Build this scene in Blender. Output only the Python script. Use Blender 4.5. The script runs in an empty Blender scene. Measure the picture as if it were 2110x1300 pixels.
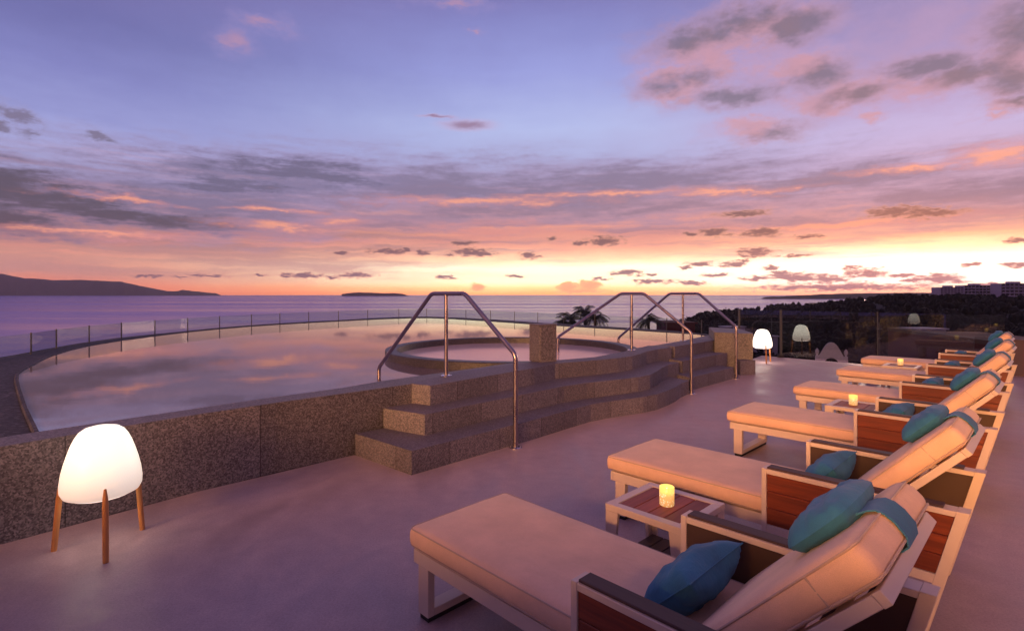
import bpy, bmesh, math, random
from mathutils import Vector, Matrix, noise as mnoise

random.seed(7)
S = bpy.context.scene
COL = S.collection
R = math.radians

# ------------------------------------------------------------------ helpers
def lin(r, g, b):
    f = lambda c: ((c / 255 + 0.055) / 1.055) ** 2.4 if c / 255 > 0.04045 else c / 255 / 12.92
    return (f(r), f(g), f(b))

class Nodes:
    """small node-building helper"""
    def __init__(self, tree):
        self.t = tree; self.n = tree.nodes; self.l = tree.links
    def put(self, sock, v):
        if v is None: return
        if isinstance(v, bpy.types.NodeSocket): self.l.new(v, sock)
        else:
            try: sock.default_value = v
            except Exception:
                sock.default_value = (*v, 1.0) if len(v) == 3 else v
    def math(self, op, a, b=None, c=None, clamp=False):
        n = self.n.new('ShaderNodeMath'); n.operation = op; n.use_clamp = clamp
        self.put(n.inputs[0], a); self.put(n.inputs[1], b); self.put(n.inputs[2], c)
        return n.outputs[0]
    def vec(self, op, a, b=None, c=None):
        n = self.n.new('ShaderNodeVectorMath'); n.operation = op
        self.put(n.inputs[0], a); self.put(n.inputs[1], b); self.put(n.inputs[2], c)
        return n.outputs['Value'] if op in ('LENGTH', 'DOT_PRODUCT') else n.outputs[0]
    def comb(self, x=0.0, y=0.0, z=0.0):
        n = self.n.new('ShaderNodeCombineXYZ')
        for i, v in enumerate((x, y, z)): self.put(n.inputs[i], v)
        return n.outputs[0]
    def sep(self, v):
        n = self.n.new('ShaderNodeSeparateXYZ'); self.put(n.inputs[0], v); return n.outputs
    def noise(self, v, scale=1.0, detail=4.0, rough=0.55, dist=0.0, color=False):
        n = self.n.new('ShaderNodeTexNoise'); self.put(n.inputs['Vector'], v)
        n.inputs['Scale'].default_value = scale; n.inputs['Detail'].default_value = detail
        n.inputs['Roughness'].default_value = rough; n.inputs['Distortion'].default_value = dist
        return n.outputs['Color' if color else 'Fac']
    def voro(self, v, scale=1.0, out='Distance', feat='F1'):
        n = self.n.new('ShaderNodeTexVoronoi'); n.feature = feat; self.put(n.inputs['Vector'], v)
        n.inputs['Scale'].default_value = scale
        return n.outputs[out]
    def ramp(self, fac, stops, interp='LINEAR'):
        n = self.n.new('ShaderNodeValToRGB'); e = n.color_ramp; e.interpolation = interp
        self.put(n.inputs[0], fac)
        while len(e.elements) < len(stops): e.elements.new(0.5)
        for el, (p, c) in zip(e.elements, stops):
            el.position = p; el.color = (*c, 1) if len(c) == 3 else c
        return n.outputs[0]
    def mix(self, fac, a, b, blend='MIX'):
        n = self.n.new('ShaderNodeMix'); n.data_type = 'RGBA'; n.blend_type = blend; n.clamp_factor = True
        self.put(n.inputs[0], fac); self.put(n.inputs[6], a); self.put(n.inputs[7], b)
        return n.outputs[2]
    def step(self, v, e0, e1, o0=0.0, o1=1.0):
        n = self.n.new('ShaderNodeMapRange'); n.interpolation_type = 'SMOOTHSTEP'
        self.put(n.inputs[0], v)
        for i, k in enumerate((e0, e1, o0, o1)): self.put(n.inputs[1 + i], k)
        return n.outputs[0]
    def coord(self, which='Object'):
        return self.n.new('ShaderNodeTexCoord').outputs[which]
    def bump(self, h, strength=0.3, dist=0.01):
        n = self.n.new('ShaderNodeBump'); n.inputs['Strength'].default_value = strength
        n.inputs['Distance'].default_value = dist; self.put(n.inputs['Height'], h)
        return n.outputs[0]

def new_mat(name):
    m = bpy.data.materials.new(name); m.use_nodes = True
    N = Nodes(m.node_tree); b = m.node_tree.nodes['Principled BSDF']
    return m, N, b

def setp(N, b, **kw):
    names = dict(color='Base Color', rough='Roughness', metal='Metallic', ior='IOR', normal='Normal',
                 spec='Specular IOR Level', emit='Emission Color', estr='Emission Strength', coat='Coat Weight',
                 coatr='Coat Roughness', sheen='Sheen Weight', trans='Transmission Weight', sss='Subsurface Weight')
    for k, v in kw.items(): N.put(b.inputs[names[k]], v)

class MB:
    """collects geometry for ONE mesh object"""
    def __init__(self):
        self.v = []; self.f = []; self.s = []; self.uv = {}
    def add(self, verts, faces, smooth=False):
        o = len(self.v); self.v += [tuple(p) for p in verts]
        for f in faces: self.f.append(tuple(i + o for i in f)); self.s.append(smooth)
        return o
    def bm(self, bm, smooth=False):
        bm.verts.index_update()
        self.add([v.co[:] for v in bm.verts], [[v.index for v in f.verts] for f in bm.faces], smooth); bm.free()
    def box(self, lo, hi, bev=0.002, M=None):
        bm = bmesh.new()
        vs = [bm.verts.new((x, y, z)) for x in (lo[0], hi[0]) for y in (lo[1], hi[1]) for z in (lo[2], hi[2])]
        for f in ((0, 1, 3, 2), (4, 6, 7, 5), (0, 4, 5, 1), (2, 3, 7, 6), (0, 2, 6, 4), (1, 5, 7, 3)):
            bm.faces.new([vs[i] for i in f])
        if bev: bmesh.ops.bevel(bm, geom=bm.edges[:], offset=bev, segments=1, affect='EDGES')
        if M: bm.transform(M)
        self.bm(bm); return self
    def prism(self, poly, a, b, axis='z', bev=0.0, M=None):
        """polygon extruded along an axis; axis 'y': poly is (x,z)"""
        bm = bmesh.new()
        P = (lambda p, h: (p[0], p[1], h)) if axis == 'z' else (lambda p, h: (p[0], h, p[1]))
        lo = [bm.verts.new(P(p, a)) for p in poly]; hi = [bm.verts.new(P(p, b)) for p in poly]
        n = len(poly)
        bm.faces.new(lo[::-1]); bm.faces.new(hi)
        for i in range(n): bm.faces.new((lo[i], lo[(i + 1) % n], hi[(i + 1) % n], hi[i]))
        bmesh.ops.recalc_face_normals(bm, faces=bm.faces[:])
        if bev: bmesh.ops.bevel(bm, geom=bm.edges[:], offset=bev, segments=1, affect='EDGES')
        if M: bm.transform(M)
        self.bm(bm); return self
    def slab(self, poly, z0, z1, cap=True):
        """prism whose sides carry arc length in uv (for joints); top gets uv -1"""
        n = len(poly); o = len(self.v)
        self.v += [(p[0], p[1], z0) for p in poly] + [(p[0], p[1], z1) for p in poly]
        L = 0.0
        area = sum(poly[i][0] * poly[(i + 1) % n][1] - poly[(i + 1) % n][0] * poly[i][1] for i in range(n))
        for i in range(n):
            j = (i + 1) % n
            d = math.dist(poly[i], poly[j])
            f = (o + i, o + j, o + n + j, o + n + i); uv = ((L, 0), (L + d, 0), (L + d, 1), (L, 1))
            if area < 0: f = f[::-1]; uv = uv[::-1]
            self.uv[len(self.f)] = uv; self.f.append(f); self.s.append(False); L += d
        if cap:
            top = tuple(range(o + n, o + 2 * n)); bot = tuple(range(o, o + n))
            if area < 0: top = top[::-1]
            else: bot = bot[::-1]
            for f in (top, bot):
                self.uv[len(self.f)] = [(-1.0, 0)] * n; self.f.append(f); self.s.append(False)
        return self
    def rbox(self, lo, hi, r, n=3, m=6, puff=0.0, M=None, wrinkle=0.0, seed=0):
        """rounded, slightly puffed cushion block"""
        c = [(a + b) / 2 for a, b in zip(lo, hi)]; h = [(b - a) / 2 for a, b in zip(lo, hi)]
        r = min(r, min(h) * 0.999)
        ax = []
        for k in range(3):
            e = [h[k] - r + r * math.sin(i / n * math.pi / 2) for i in range(n + 1)]
            mm = m if h[k] > 3 * r else 2
            mid = [(-1 + 2 * (i / mm)) * (h[k] - r) for i in range(1, mm)]
            ax.append(sorted(set([round(-x, 6) for x in e] + [round(x, 6) for x in mid] + [round(x, 6) for x in e])))
        idx = {}; verts = []; faces = []
        def vid(p):
            key = tuple(round(x, 5) for x in p)
            if key in idx: return idx[key]
            inn = [max(-(h[k] - r), min(h[k] - r, p[k])) for k in range(3)]
            d = Vector([p[k] - inn[k] for k in range(3)])
            q = Vector(inn) + (d.normalized() * r if d.length > 1e-9 else d)
            if puff:
                x, y = q[0] / h[0], q[1] / h[1]
                w = (1 - abs(x) ** 3) * (1 - abs(y) ** 3)
                q[2] += puff * w * (1 if q[2] > 0 else -0.3)
                w2 = (1 - (q[2] / h[2]) ** 2) if abs(q[2]) < h[2] else 0
                q[0] += puff * .5 * w2 * (1 if x > .9 else -1 if x < -.9 else 0)
                q[1] += puff * .5 * w2 * (1 if y > .9 else -1 if y < -.9 else 0)
            if wrinkle:
                q[2] += wrinkle * mnoise.noise(Vector((q[0] * 5 + seed, q[1] * 5, q[2] * 9)))
            q = q + Vector(c)
            idx[key] = len(verts); verts.append(M @ q if M else q); return idx[key]
        for k in range(3):
            a, b = (k + 1) % 3, (k + 2) % 3
            for sgn in (-1, 1):
                for i in range(len(ax[a]) - 1):
                    for j in range(len(ax[b]) - 1):
                        q = []
                        for (ii, jj) in ((i, j), (i + 1, j), (i + 1, j + 1), (i, j + 1)):
                            p = [0, 0, 0]; p[k] = sgn * h[k]; p[a] = ax[a][ii]; p[b] = ax[b][jj]
                            q.append(vid(p))
                        if sgn < 0: q = q[::-1]
                        if len(set(q)) == 4: faces.append(q)
        self.add(verts, faces, True); return self
    def tube(self, pts, r, seg=10, fillet=0.0, closed=False, cap=True):
        P = [Vector(p) for p in pts]
        if fillet:
            Q = [P[0]]
            for i in range(1, len(P) - 1):
                a = P[i] + (P[i - 1] - P[i]).normalized() * fillet; b = P[i] + (P[i + 1] - P[i]).normalized() * fillet
                for k in range(7):
                    t = k / 6; Q.append(a * (1 - t) ** 2 + P[i] * 2 * t * (1 - t) + b * t * t)
            P = Q + [P[-1]]
        n = len(P); rr = r if isinstance(r, (list, tuple)) else [r] * n
        T = []
        for i in range(n):
            a = P[i - 1] if (i or closed) else P[i]; b = P[(i + 1) % n] if (i < n - 1 or closed) else P[i]
            T.append((b - a).normalized())
        up = Vector((0, 0, 1)) if abs(T[0].z) < .9 else Vector((1, 0, 0))
        x = T[0].cross(up).normalized(); verts = []
        for i in range(n):
            x = (x - T[i] * x.dot(T[i])).normalized(); y = T[i].cross(x)
            for k in range(seg):
                a = 2 * math.pi * k / seg; verts.append(P[i] + (x * math.cos(a) + y * math.sin(a)) * rr[i])
        faces = []
        for i in range(n if closed else n - 1):
            for k in range(seg):
                j = (i + 1) % n; faces.append((i * seg + k, i * seg + (k + 1) % seg, j * seg + (k + 1) % seg, j * seg + k))
        if cap and not closed: faces += [tuple(range(seg))[::-1], tuple(range((n - 1) * seg, n * seg))]
        self.add(verts, faces, True); return self
    def lathe(self, prof, c=(0, 0, 0), seg=32, smooth=True):
        verts = []; faces = []
        for (r, z) in prof:
            for k in range(seg):
                a = 2 * math.pi * k / seg; verts.append((c[0] + r * math.cos(a), c[1] + r * math.sin(a), c[2] + z))
        for i in range(len(prof) - 1):
            for k in range(seg):
                faces.append((i * seg + k, i * seg + (k + 1) % seg, (i + 1) * seg + (k + 1) % seg, (i + 1) * seg + k))
        faces.append(tuple(range(seg))[::-1]); faces.append(tuple(range((len(prof) - 1) * seg, len(prof) * seg)))
        self.add(verts, faces, smooth); return self
    def build(self, name, mat, parent=None, **props):
        me = bpy.data.meshes.new(name); me.from_pydata(self.v, [], self.f)
        me.polygons.foreach_set('use_smooth', self.s)
        if self.uv:
            u = me.uv_layers.new(name='UVMap')
            for fi, uv in self.uv.items():
                for k, li in enumerate(me.polygons[fi].loop_indices): u.data[li].uv = uv[k]
        me.materials.append(mat); me.update()
        if any(self.s):
            me.set_sharp_from_angle(angle=R(50))
        o = bpy.data.objects.new(name, me); COL.objects.link(o)
        if parent: o.parent = parent
        for k, v in props.items(): o[k] = v
        return o

def thing(name, label, cat, loc=(0, 0, 0), rz=0.0, group=None):
    o = bpy.data.objects.new(name, None); COL.objects.link(o)
    o.location = loc; o.rotation_euler = (0, 0, rz); o.empty_display_size = .2
    o['label'] = label; o['category'] = cat
    if group: o['group'] = group
    return o

def kids(o): return [c for c in bpy.data.objects if c.parent == o]
def copy_tree(o, parent=None):
    c = o.copy(); COL.objects.link(c); c.parent = parent
    for ch in kids(o): copy_tree(ch, c)
    return c

# ------------------------------------------------------------------ camera
cam = bpy.data.cameras.new('camera'); co = bpy.data.objects.new('camera', cam); COL.objects.link(co)
co.location = (0, 0, 1.5); co.rotation_euler = (R(90), 0, 0)
cam.lens = 18.795; cam.sensor_width = 36; cam.shift_y = -45 / 2110
cam.clip_start = .05; cam.clip_end = 90000
S.camera = co
S.render.resolution_x = 1024; S.render.resolution_y = 630
S.view_settings.view_transform = 'Standard'; S.view_settings.look = 'None'
S.view_settings.exposure = 0.12; S.view_settings.gamma = 1.0
S.cycles.use_denoising = True
S.cycles.max_bounces = 8; S.cycles.transparent_max_bounces = 24
S.cycles.sample_clamp_indirect = 4.0

# ------------------------------------------------------------------ sky
W = bpy.data.worlds.new('World'); S.world = W; W.use_nodes = True
N = Nodes(W.node_tree); N.n.clear()
D = N.vec('NORMALIZE', N.coord('Generated'))
dx, dy, dz = N.sep(D)
AZ = N.math('MULTIPLY', N.math('ARCTAN2', dx, dy), 180 / math.pi)
EL = N.math('MULTIPLY', N.math('ARCSINE', dz), 180 / math.pi)
P = N.comb(AZ, EL, 0.0)
# domain warps, in degrees
w1 = N.vec('SUBTRACT', N.noise(N.vec('MULTIPLY', P, (.09, .55, 0)), 1.0, 5, .6, color=True), (.5, .5, .5))
w2 = N.vec('SUBTRACT', N.noise(N.vec('MULTIPLY', P, (.55, 1.3, 0)), 1.0, 6, .62, color=True), (.5, .5, .5))
w4 = N.vec('SUBTRACT', N.noise(N.vec('MULTIPLY', P, (1.5, 3.4, 0)), 1.0, 4, .6, color=True), (.5, .5, .5))
w3 = N.vec('SUBTRACT', N.noise(N.vec('MULTIPLY', P, (.16, .25, 0)), 1.0, 6, .6, color=True), (.5, .5, .5))
# base gradient, its height stirred by flat streaks
amp = N.step(EL, 0.3, 9.0, 0.5, 4.2)
amp = N.math('MULTIPLY', amp, N.step(EL, 13.0, 24.0, 1.0, 0.45))
ELs = N.math('MULTIPLY_ADD', N.sep(w1)[1], amp, EL)
ELs = N.math('MULTIPLY_ADD', N.sep(w3)[1], N.step(EL, 2.0, 12.0, 0.2, 2.2), ELs)
def pos(e): return max(0, min(1, (e / 90) ** .5))
t = N.math('POWER', N.math('DIVIDE', N.math('MAXIMUM', ELs, 0.0), 90.0), .5)
Lr = [(0, 214, 112, 84), (.8, 224, 124, 96), (1.8, 216, 138, 114), (3.2, 202, 138, 122), (5.0, 190, 120, 124), (6.6, 152, 110, 134), (8.6, 134, 124, 166),
      (11.2, 164, 164, 214), (14, 150, 154, 210), (18, 124, 126, 188), (22, 106, 106, 166), (32, 116, 100, 154), (90, 130, 104, 150)]
Mr = [(0.1, 252, 156, 96), (.6, 255, 190, 124), (1.3, 258, 240, 190), (2.8, 258, 244, 208), (3.6, 255, 208, 166), (4.8, 240, 166, 142), (6.4, 222, 142, 136),
      (9.0, 194, 136, 150), (11.5, 160, 142, 182), (14, 164, 166, 212), (17, 172, 182, 228), (22.4, 146, 152, 214), (28.8, 118, 118, 182), (38, 116, 100, 152), (90, 130, 104, 150)]
Rr = [(0.1, 236, 160, 130), (.5, 250, 196, 150), (1.1, 264, 256, 236), (3.1, 264, 254, 230), (3.9, 260, 228, 182), (4.9, 248, 184, 146), (6.2, 216, 154, 150),
      (8.4, 188, 142, 160), (11.0, 186, 168, 208), (14, 184, 172, 216), (17, 170, 150, 196), (22, 146, 128, 172), (32, 120, 102, 148), (90, 130, 104, 150)]
Br = [(0, 150, 104, 122), (6, 158, 112, 142), (14, 140, 106, 148), (30, 118, 94, 138), (90, 130, 104, 150)]
def mk(rr): return N.ramp(t, [(pos(e), lin(a, b, c)) for e, a, b, c in rr])
AZw = N.math('MULTIPLY_ADD', N.sep(w3)[0], 8.0, AZ)
c = N.mix(N.step(AZw, -42.0, 4.0), mk(Lr), mk(Mr))
c = N.mix(N.step(AZw, 6.0, 40.0), c, mk(Rr))
back = N.math('MAXIMUM', N.step(N.math('ABSOLUTE', AZ), 50.0, 80.0), N.step(EL, 26.0, 38.0))
c = N.mix(back, c, mk(Br))

def ang(px, py):
    a = math.atan((px - 1055) / 1101.6)
    return math.degrees(a), math.degrees(math.atan((605 - py) / math.hypot(1101.6, px - 1055)))
K = 180 / math.pi / 1101.6
def field(blobs, Pw):
    """1 at a cloud's heart, 0 at its rim, negative outside"""
    m = None
    for (px, py, rx, ry) in blobs:
        a, e = ang(px, py); ca = math.cos(R(a))
        ia = 1 / (rx * K * ca * ca); ie = 1 / (ry * K * ca)
        q = N.vec('LENGTH', N.vec('MULTIPLY_ADD', Pw, (ia, ie, 0), (-a * ia, -e * ie, 0)))
        m = q if m is None else N.math('MINIMUM', m, q)
    return N.math('SUBTRACT', 1.0, m)
def layer(c, blobs, Pw, e0, e1, outer, inner, i0, i1, strength=1.0, grain=None):
    f = field(blobs, Pw)
    if grain is not None: f = N.math('ADD', f, grain)
    a = N.math('MULTIPLY', N.step(f, e0, e1), strength)
    return N.mix(a, c, N.mix(N.step(f, i0, i1), outer, inner))
def warp(P, *ws):
    for w, a in ws: P = N.vec('MULTIPLY_ADD', w, (a[0], a[1], 0), P)
    return P
g_st = N.math('MULTIPLY', N.math('SUBTRACT', N.noise(N.vec('MULTIPLY', P, (.22, 1.5, 0)), 1.0, 6, .62), .5), 2.4)
g_md = N.math('MULTIPLY', N.math('SUBTRACT', N.noise(N.vec('MULTIPLY', P, (.3, .5, 0)), 1.0, 6, .6), .5), 2.2)
# thin veils: flat mauve and peach streaks through the lower sky
n5 = N.noise(N.vec('MULTIPLY', N.vec('ADD', P, N.vec('MULTIPLY', w3, (6, 1.5, 0))), (.055, .85, 0)), 1.0, 6, .62)
n6 = N.noise(N.vec('MULTIPLY', N.vec('ADD', P, N.vec('MULTIPLY', w3, (6, 1.5, 0))), (.045, 1.1, 7.0)), 1.0, 6, .62)
band = N.math('MULTIPLY', N.step(EL, 2.2, 5.0), N.step(EL, 9.5, 13.5, 1.0, 0.0))
c = N.mix(N.math('MULTIPLY', N.math('MULTIPLY', N.step(n5, .46, .66), band), .72), c, lin(144, 114, 140))
c = N.mix(N.math('MULTIPLY', N.math('MULTIPLY', N.step(n6, .50, .70), band), .60), c, lin(240, 158, 136))
tan = N.math('MULTIPLY', N.step(EL, .7, 2.2), N.math('MULTIPLY', N.step(EL, 5.0, 8.0, 1.0, 0.0), N.step(AZ, 4.0, -18.0)))
c = N.mix(N.math('MULTIPLY', N.math('MULTIPLY', N.step(n5, .36, .60), tan), .75), c, lin(172, 124, 122))
# broad grey-violet bank right across, darkest at the left
Pb = warp(P, (w1, (9, 2.2)), (w3, (4, 1.6)), (w2, (1.4, .8)))
g_st = N.math('ADD', g_st, N.math('MULTIPLY', N.sep(w4)[1], .8))
c = layer(c, [(560, 372, 300, 52), (420, 420, 330, 50), (900, 385, 330, 48), (1300, 375, 330, 36), (1700, 372, 330, 30), (2000, 395, 260, 34), (1150, 410, 400, 40)], Pb, -.95, .8,
          lin(148, 132, 172), lin(120, 108, 142), -.2, .8, .88, g_st)
c = layer(c, [(1000, 440, 300, 16), (1400, 425, 260, 14), (800, 462, 160, 12), (1950, 440, 260, 22), (1620, 448, 180, 15)], Pb, -.6, 1.0, lin(170, 130, 152), lin(142, 114, 140), .0, .9, .75, g_st)
c = layer(c, [(600, 352, 190, 26), (480, 382, 170, 22), (700, 372, 120, 16)], Pb, -.5, .9, lin(128, 120, 162), lin(100, 94, 128), .1, .8, .85, g_st)
c = layer(c, [(-20, 385, 190, 54), (110, 415, 170, 40), (230, 445, 150, 22), (30, 455, 150, 36), (330, 455, 170, 22)], Pb, -.45, .6, lin(112, 100, 132), lin(78, 70, 92), .05, .8, .92, g_st)
# salmon lights along its underside
Ps = warp(P, (w1, (7, 1.6)), (w3, (3, 1.2)), (w2, (1.8, .7)), (w4, (.4, .35)))
c = layer(c, [(600, 466, 170, 9), (700, 455, 60, 10), (230, 408, 150, 6), (180, 480, 220, 7), (560, 432, 110, 5), (980, 415, 240, 9), (1260, 402, 200, 8), (1700, 462, 330, 11), (2060, 318, 130, 22), (1880, 345, 170, 8), (1500, 395, 170, 8)], Ps,
          -.5, 1.1, lin(214, 138, 140), lin(246, 160, 134), .2, .9, .85, g_st)
# mauve cumulus, upper right: pink undersides first, then the grey bodies a little higher
Pc = warp(P, (w3, (3.6, 2.4)), (w2, (2.6, 1.9)), (w4, (1.0, .8)))
g_md = N.math('MULTIPLY', N.math('SUBTRACT', N.noise(N.vec('MULTIPLY', P, (.30, .46, 0)), 1.0, 6, .64), .5), 2.1)
high = layer(c, [(1900, 70, 380, 110), (1620, 120, 260, 90)], Pc, -.6, 1.6, lin(166, 148, 200), lin(176, 146, 186), .2, 1.0, .75, g_md)
high = layer(high, [(1450, 118, 120, 50), (1380, 150, 70, 24), (1570, 62, 120, 44), (1500, 92, 120, 40), (1650, 140, 100, 34), (1740, 200, 170, 40), (1940, 175, 190, 34), (2090, 120, 100, 90), (1555, 262, 92, 26), (1400, 190, 90, 26), (2080, 218, 70, 20), (1790, 245, 34, 15), (2040, 245, 44, 11)],
          Pc, -.6, 1.1, lin(184, 150, 188), lin(200, 144, 158), .0, .7, .86, g_md)
g_lo = N.math('MULTIPLY', N.math('SUBTRACT', N.noise(N.vec('MULTIPLY', P, (.24, .40, 0)), 1.0, 5, .58), .5), 2.2)
Pe = warp(P, (w3, (3.4, 2.2)), (w2, (1.9, 1.5)), (w4, (.8, .6)))
high = layer(high, [(1430, 82, 130, 34), (1530, 46, 140, 32), (1640, 55, 90, 40), (1400, 168, 110, 28), (1520, 196, 120, 24), (1600, 276, 74, 22), (1690, 158, 80, 40), (1780, 192, 130, 26), (1890, 142, 160, 26), (2010, 152, 170, 34), (2100, 70, 110, 96), (2090, 160, 110, 44), (2090, 212, 60, 16)],
          Pe, -.55, .95, lin(176, 136, 160), lin(112, 98, 118), .0, .95, .84, g_lo)
# small lone clouds
high = layer(high, [(36, 238, 56, 24), (62, 272, 46, 18), (6, 262, 36, 20), (190, 280, 56, 10)], Pc, -.4, .8, lin(150, 144, 188), lin(118, 108, 138), .1, .8, .92, g_md)
high = layer(high, [(540, 50, 70, 18), (480, 84, 40, 26), (930, 8, 90, 12), (985, 64, 18, 6)], Pc, -.7, 1.4, lin(150, 136, 190), lin(180, 138, 168), .1, .9, .75, g_md)
Pd = warp(P, (w2, (1.6, .7)), (w4, (.5, .3)))
high = layer(high, [(965, 258, 64, 13), (900, 240, 46, 4)], Pd, -.3, .9, lin(190, 160, 196), lin(146, 118, 150), .1, .8, .95)
# dark puffs over the bright horizon
puffs = [(800, 518, 52, 9), (870, 522, 22, 7), (700, 521, 26, 5), (975, 520, 56, 11), (955, 502, 34, 6), (1245, 497, 48, 12), (1090, 527, 26, 8), (1470, 479, 42, 10),
         (1570, 479, 50, 13), (1660, 488, 36, 5), (1555, 519, 50, 12), (1640, 527, 40, 4), (1850, 436, 90, 14), (1920, 440, 80, 12), (1530, 440, 62, 9),
         (2095, 494, 30, 9), (1445, 543, 44, 7), (1510, 544, 36, 8), (1590, 552, 30, 5), (1790, 563, 62, 12), (1640, 571, 76, 12), (1710, 575, 60, 12), (1930, 575, 70, 13), (2000, 546, 26, 5),
         (2095, 546, 36, 7), (1290, 562, 44, 7), (1350, 580, 60, 6), (1860, 568, 40, 6), (1470, 566, 40, 5), (430, 567, 46, 5), (620, 567, 56, 6), (730, 567, 50, 7), (300, 568, 60, 4), (920, 571, 30, 4), (1060, 570, 26, 4), (1720, 592, 240, 10), (1005, 524, 22, 5), (925, 526, 18, 4), (840, 514, 20, 5), (1195, 503, 22, 6), (1135, 492, 16, 4), (1415, 552, 22, 4), (1530, 536, 18, 4), (1610, 562, 30, 5), (1755, 552, 26, 5), (1885, 577, 30, 7), (1965, 580, 34, 6), (2040, 588, 50, 6), (1330, 566, 22, 4), (1240, 574, 24, 4), (1430, 583, 40, 5), (1560, 574, 40, 6), (540, 566, 24, 4), (680, 572, 26, 4), (370, 572, 30, 3), (1690, 488, 16, 4), (1420, 482, 18, 4)]
Pp = warp(P, (w2, (2.2, .55)), (w4, (1.3, .75)))
g_pf = N.math('MULTIPLY', N.math('SUBTRACT', N.noise(N.vec('MULTIPLY', P, (1.1, 3.2, 0)), 1.0, 5, .65), .5), 2.2)
low = layer(c, puffs, Pp, -.16, .6, lin(206, 142, 126), lin(106, 76, 90), .0, .75, .95, g_pf)
# orange cauliflower clouds on the horizon
low = layer(low, [(985, 592, 20, 9), (1170, 592, 26, 12), (1215, 588, 30, 13), (1195, 600, 60, 6)], Pp, -.15, .25, lin(240, 160, 108), lin(226, 138, 100), .1, .6, .95)
# the sky model itself, at dusk, adds a little real twilight
sky = N.n.new('ShaderNodeTexSky'); sky.sky_type = 'NISHITA'; sky.sun_disc = False
sky.sun_elevation = R(1.0); sky.sun_rotation = R(37); sky.air_density = 1.4; sky.dust_density = 1.5
low = N.vec('SCALE', low); low.node.inputs['Scale'].default_value = 1.0; N.put(low.node.inputs['Scale'], N.math('MULTIPLY_ADD', N.step(EL, 0.0, 6.5), N.math('SUBTRACT', 1.0, N.step(AZ, -34.0, 0.0, 1.7, 2.35)), N.step(AZ, -34.0, 0.0, 1.7, 2.35)))
def backg(col, k=1.0):
    n = N.n.new('ShaderNodeBackground'); N.put(n.inputs[0], col); n.inputs[1].default_value = k; return n.outputs[0]
def mixsh(f, a, b):
    n = N.n.new('ShaderNodeMixShader'); N.put(n.inputs[0], f); N.l.new(a, n.inputs[1]); N.l.new(b, n.inputs[2]); return n.outputs[0]
t0 = N.math('POWER', N.math('DIVIDE', N.math('MAXIMUM', EL, 0.0), 90.0), .5)
# clouds are worked out only where there are any: over the sea side, between the horizon and half way up
cloudy = mixsh(N.math('GREATER_THAN', EL, 9.6), backg(low), backg(high))
inside = N.math('MULTIPLY', N.math('LESS_THAN', N.math('ABSOLUTE', AZ), 80.0), N.math('MULTIPLY', N.math('LESS_THAN', EL, 38.0), N.math('GREATER_THAN', EL, -1.0)))
simple = backg(N.ramp(t0, [(pos(e), lin(a, b, c_)) for e, a, b, c_ in Br]))
front = mixsh(inside, simple, cloudy)
ad = N.n.new('ShaderNodeAddShader'); N.l.new(front, ad.inputs[0]); N.l.new(backg(sky.outputs[0], .03), ad.inputs[1])
ow = N.n.new('ShaderNodeOutputWorld'); N.l.new(ad.outputs[0], ow.inputs[0])

sun = bpy.data.lights.new('sun', 'SUN'); so = bpy.data.objects.new('sun', sun); COL.objects.link(so)
sun.energy = 0.5; sun.angle = R(10); sun.color = (1.0, .62, .45)
so.rotation_euler = Vector((-math.sin(R(37)), -math.cos(R(37)), -math.tan(R(3.0)))).to_track_quat('-Z', 'Y').to_euler()

# ------------------------------------------------------------------ materials
M_ = {}
def mat_deck():
    m, N, b = new_mat('terrace_microcement'); p = N.coord('Object')
    n1 = N.noise(p, .9, 6, .6); n2 = N.noise(p, 7, 5, .6); n3 = N.noise(p, 220, 2, .6)
    base = N.ramp(N.math('MULTIPLY_ADD', n2, .45, N.math('MULTIPLY', n1, .55)), [(.3, (.37, .275, .285)), (.5, (.445, .335, .34)), (.7, (.52, .395, .395))])
    base = N.mix(N.step(n3, .35, .7), N.mix(1.0, base, (.86, .86, .86), 'MULTIPLY'), base)
    n4 = N.noise(p, 90, 3, .7); n5 = N.noise(N.vec('MULTIPLY', p, (2.2, .9, 1)), 1.0, 7, .7, 1.2)
    base = N.mix(1.0, base, N.ramp(n4, [(.30, (.80, .79, .79)), (.55, (1.0, 1.0, 1.0)), (.75, (1.12, 1.1, 1.1))]), 'MULTIPLY')
    base = N.mix(1.0, base, N.ramp(n5, [(.35, (.84, .83, .85)), (.6, (1.06, 1.05, 1.04))]), 'MULTIPLY')
    h = N.math('ADD', N.math('MULTIPLY', n3, .5), N.math('ADD', N.math('MULTIPLY', n2, .6), N.math('MULTIPLY', n4, .5)))
    setp(N, b, color=base, rough=N.step(n5, .3, .7, .32, .58), normal=N.bump(h, .22, .004)); return m
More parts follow.
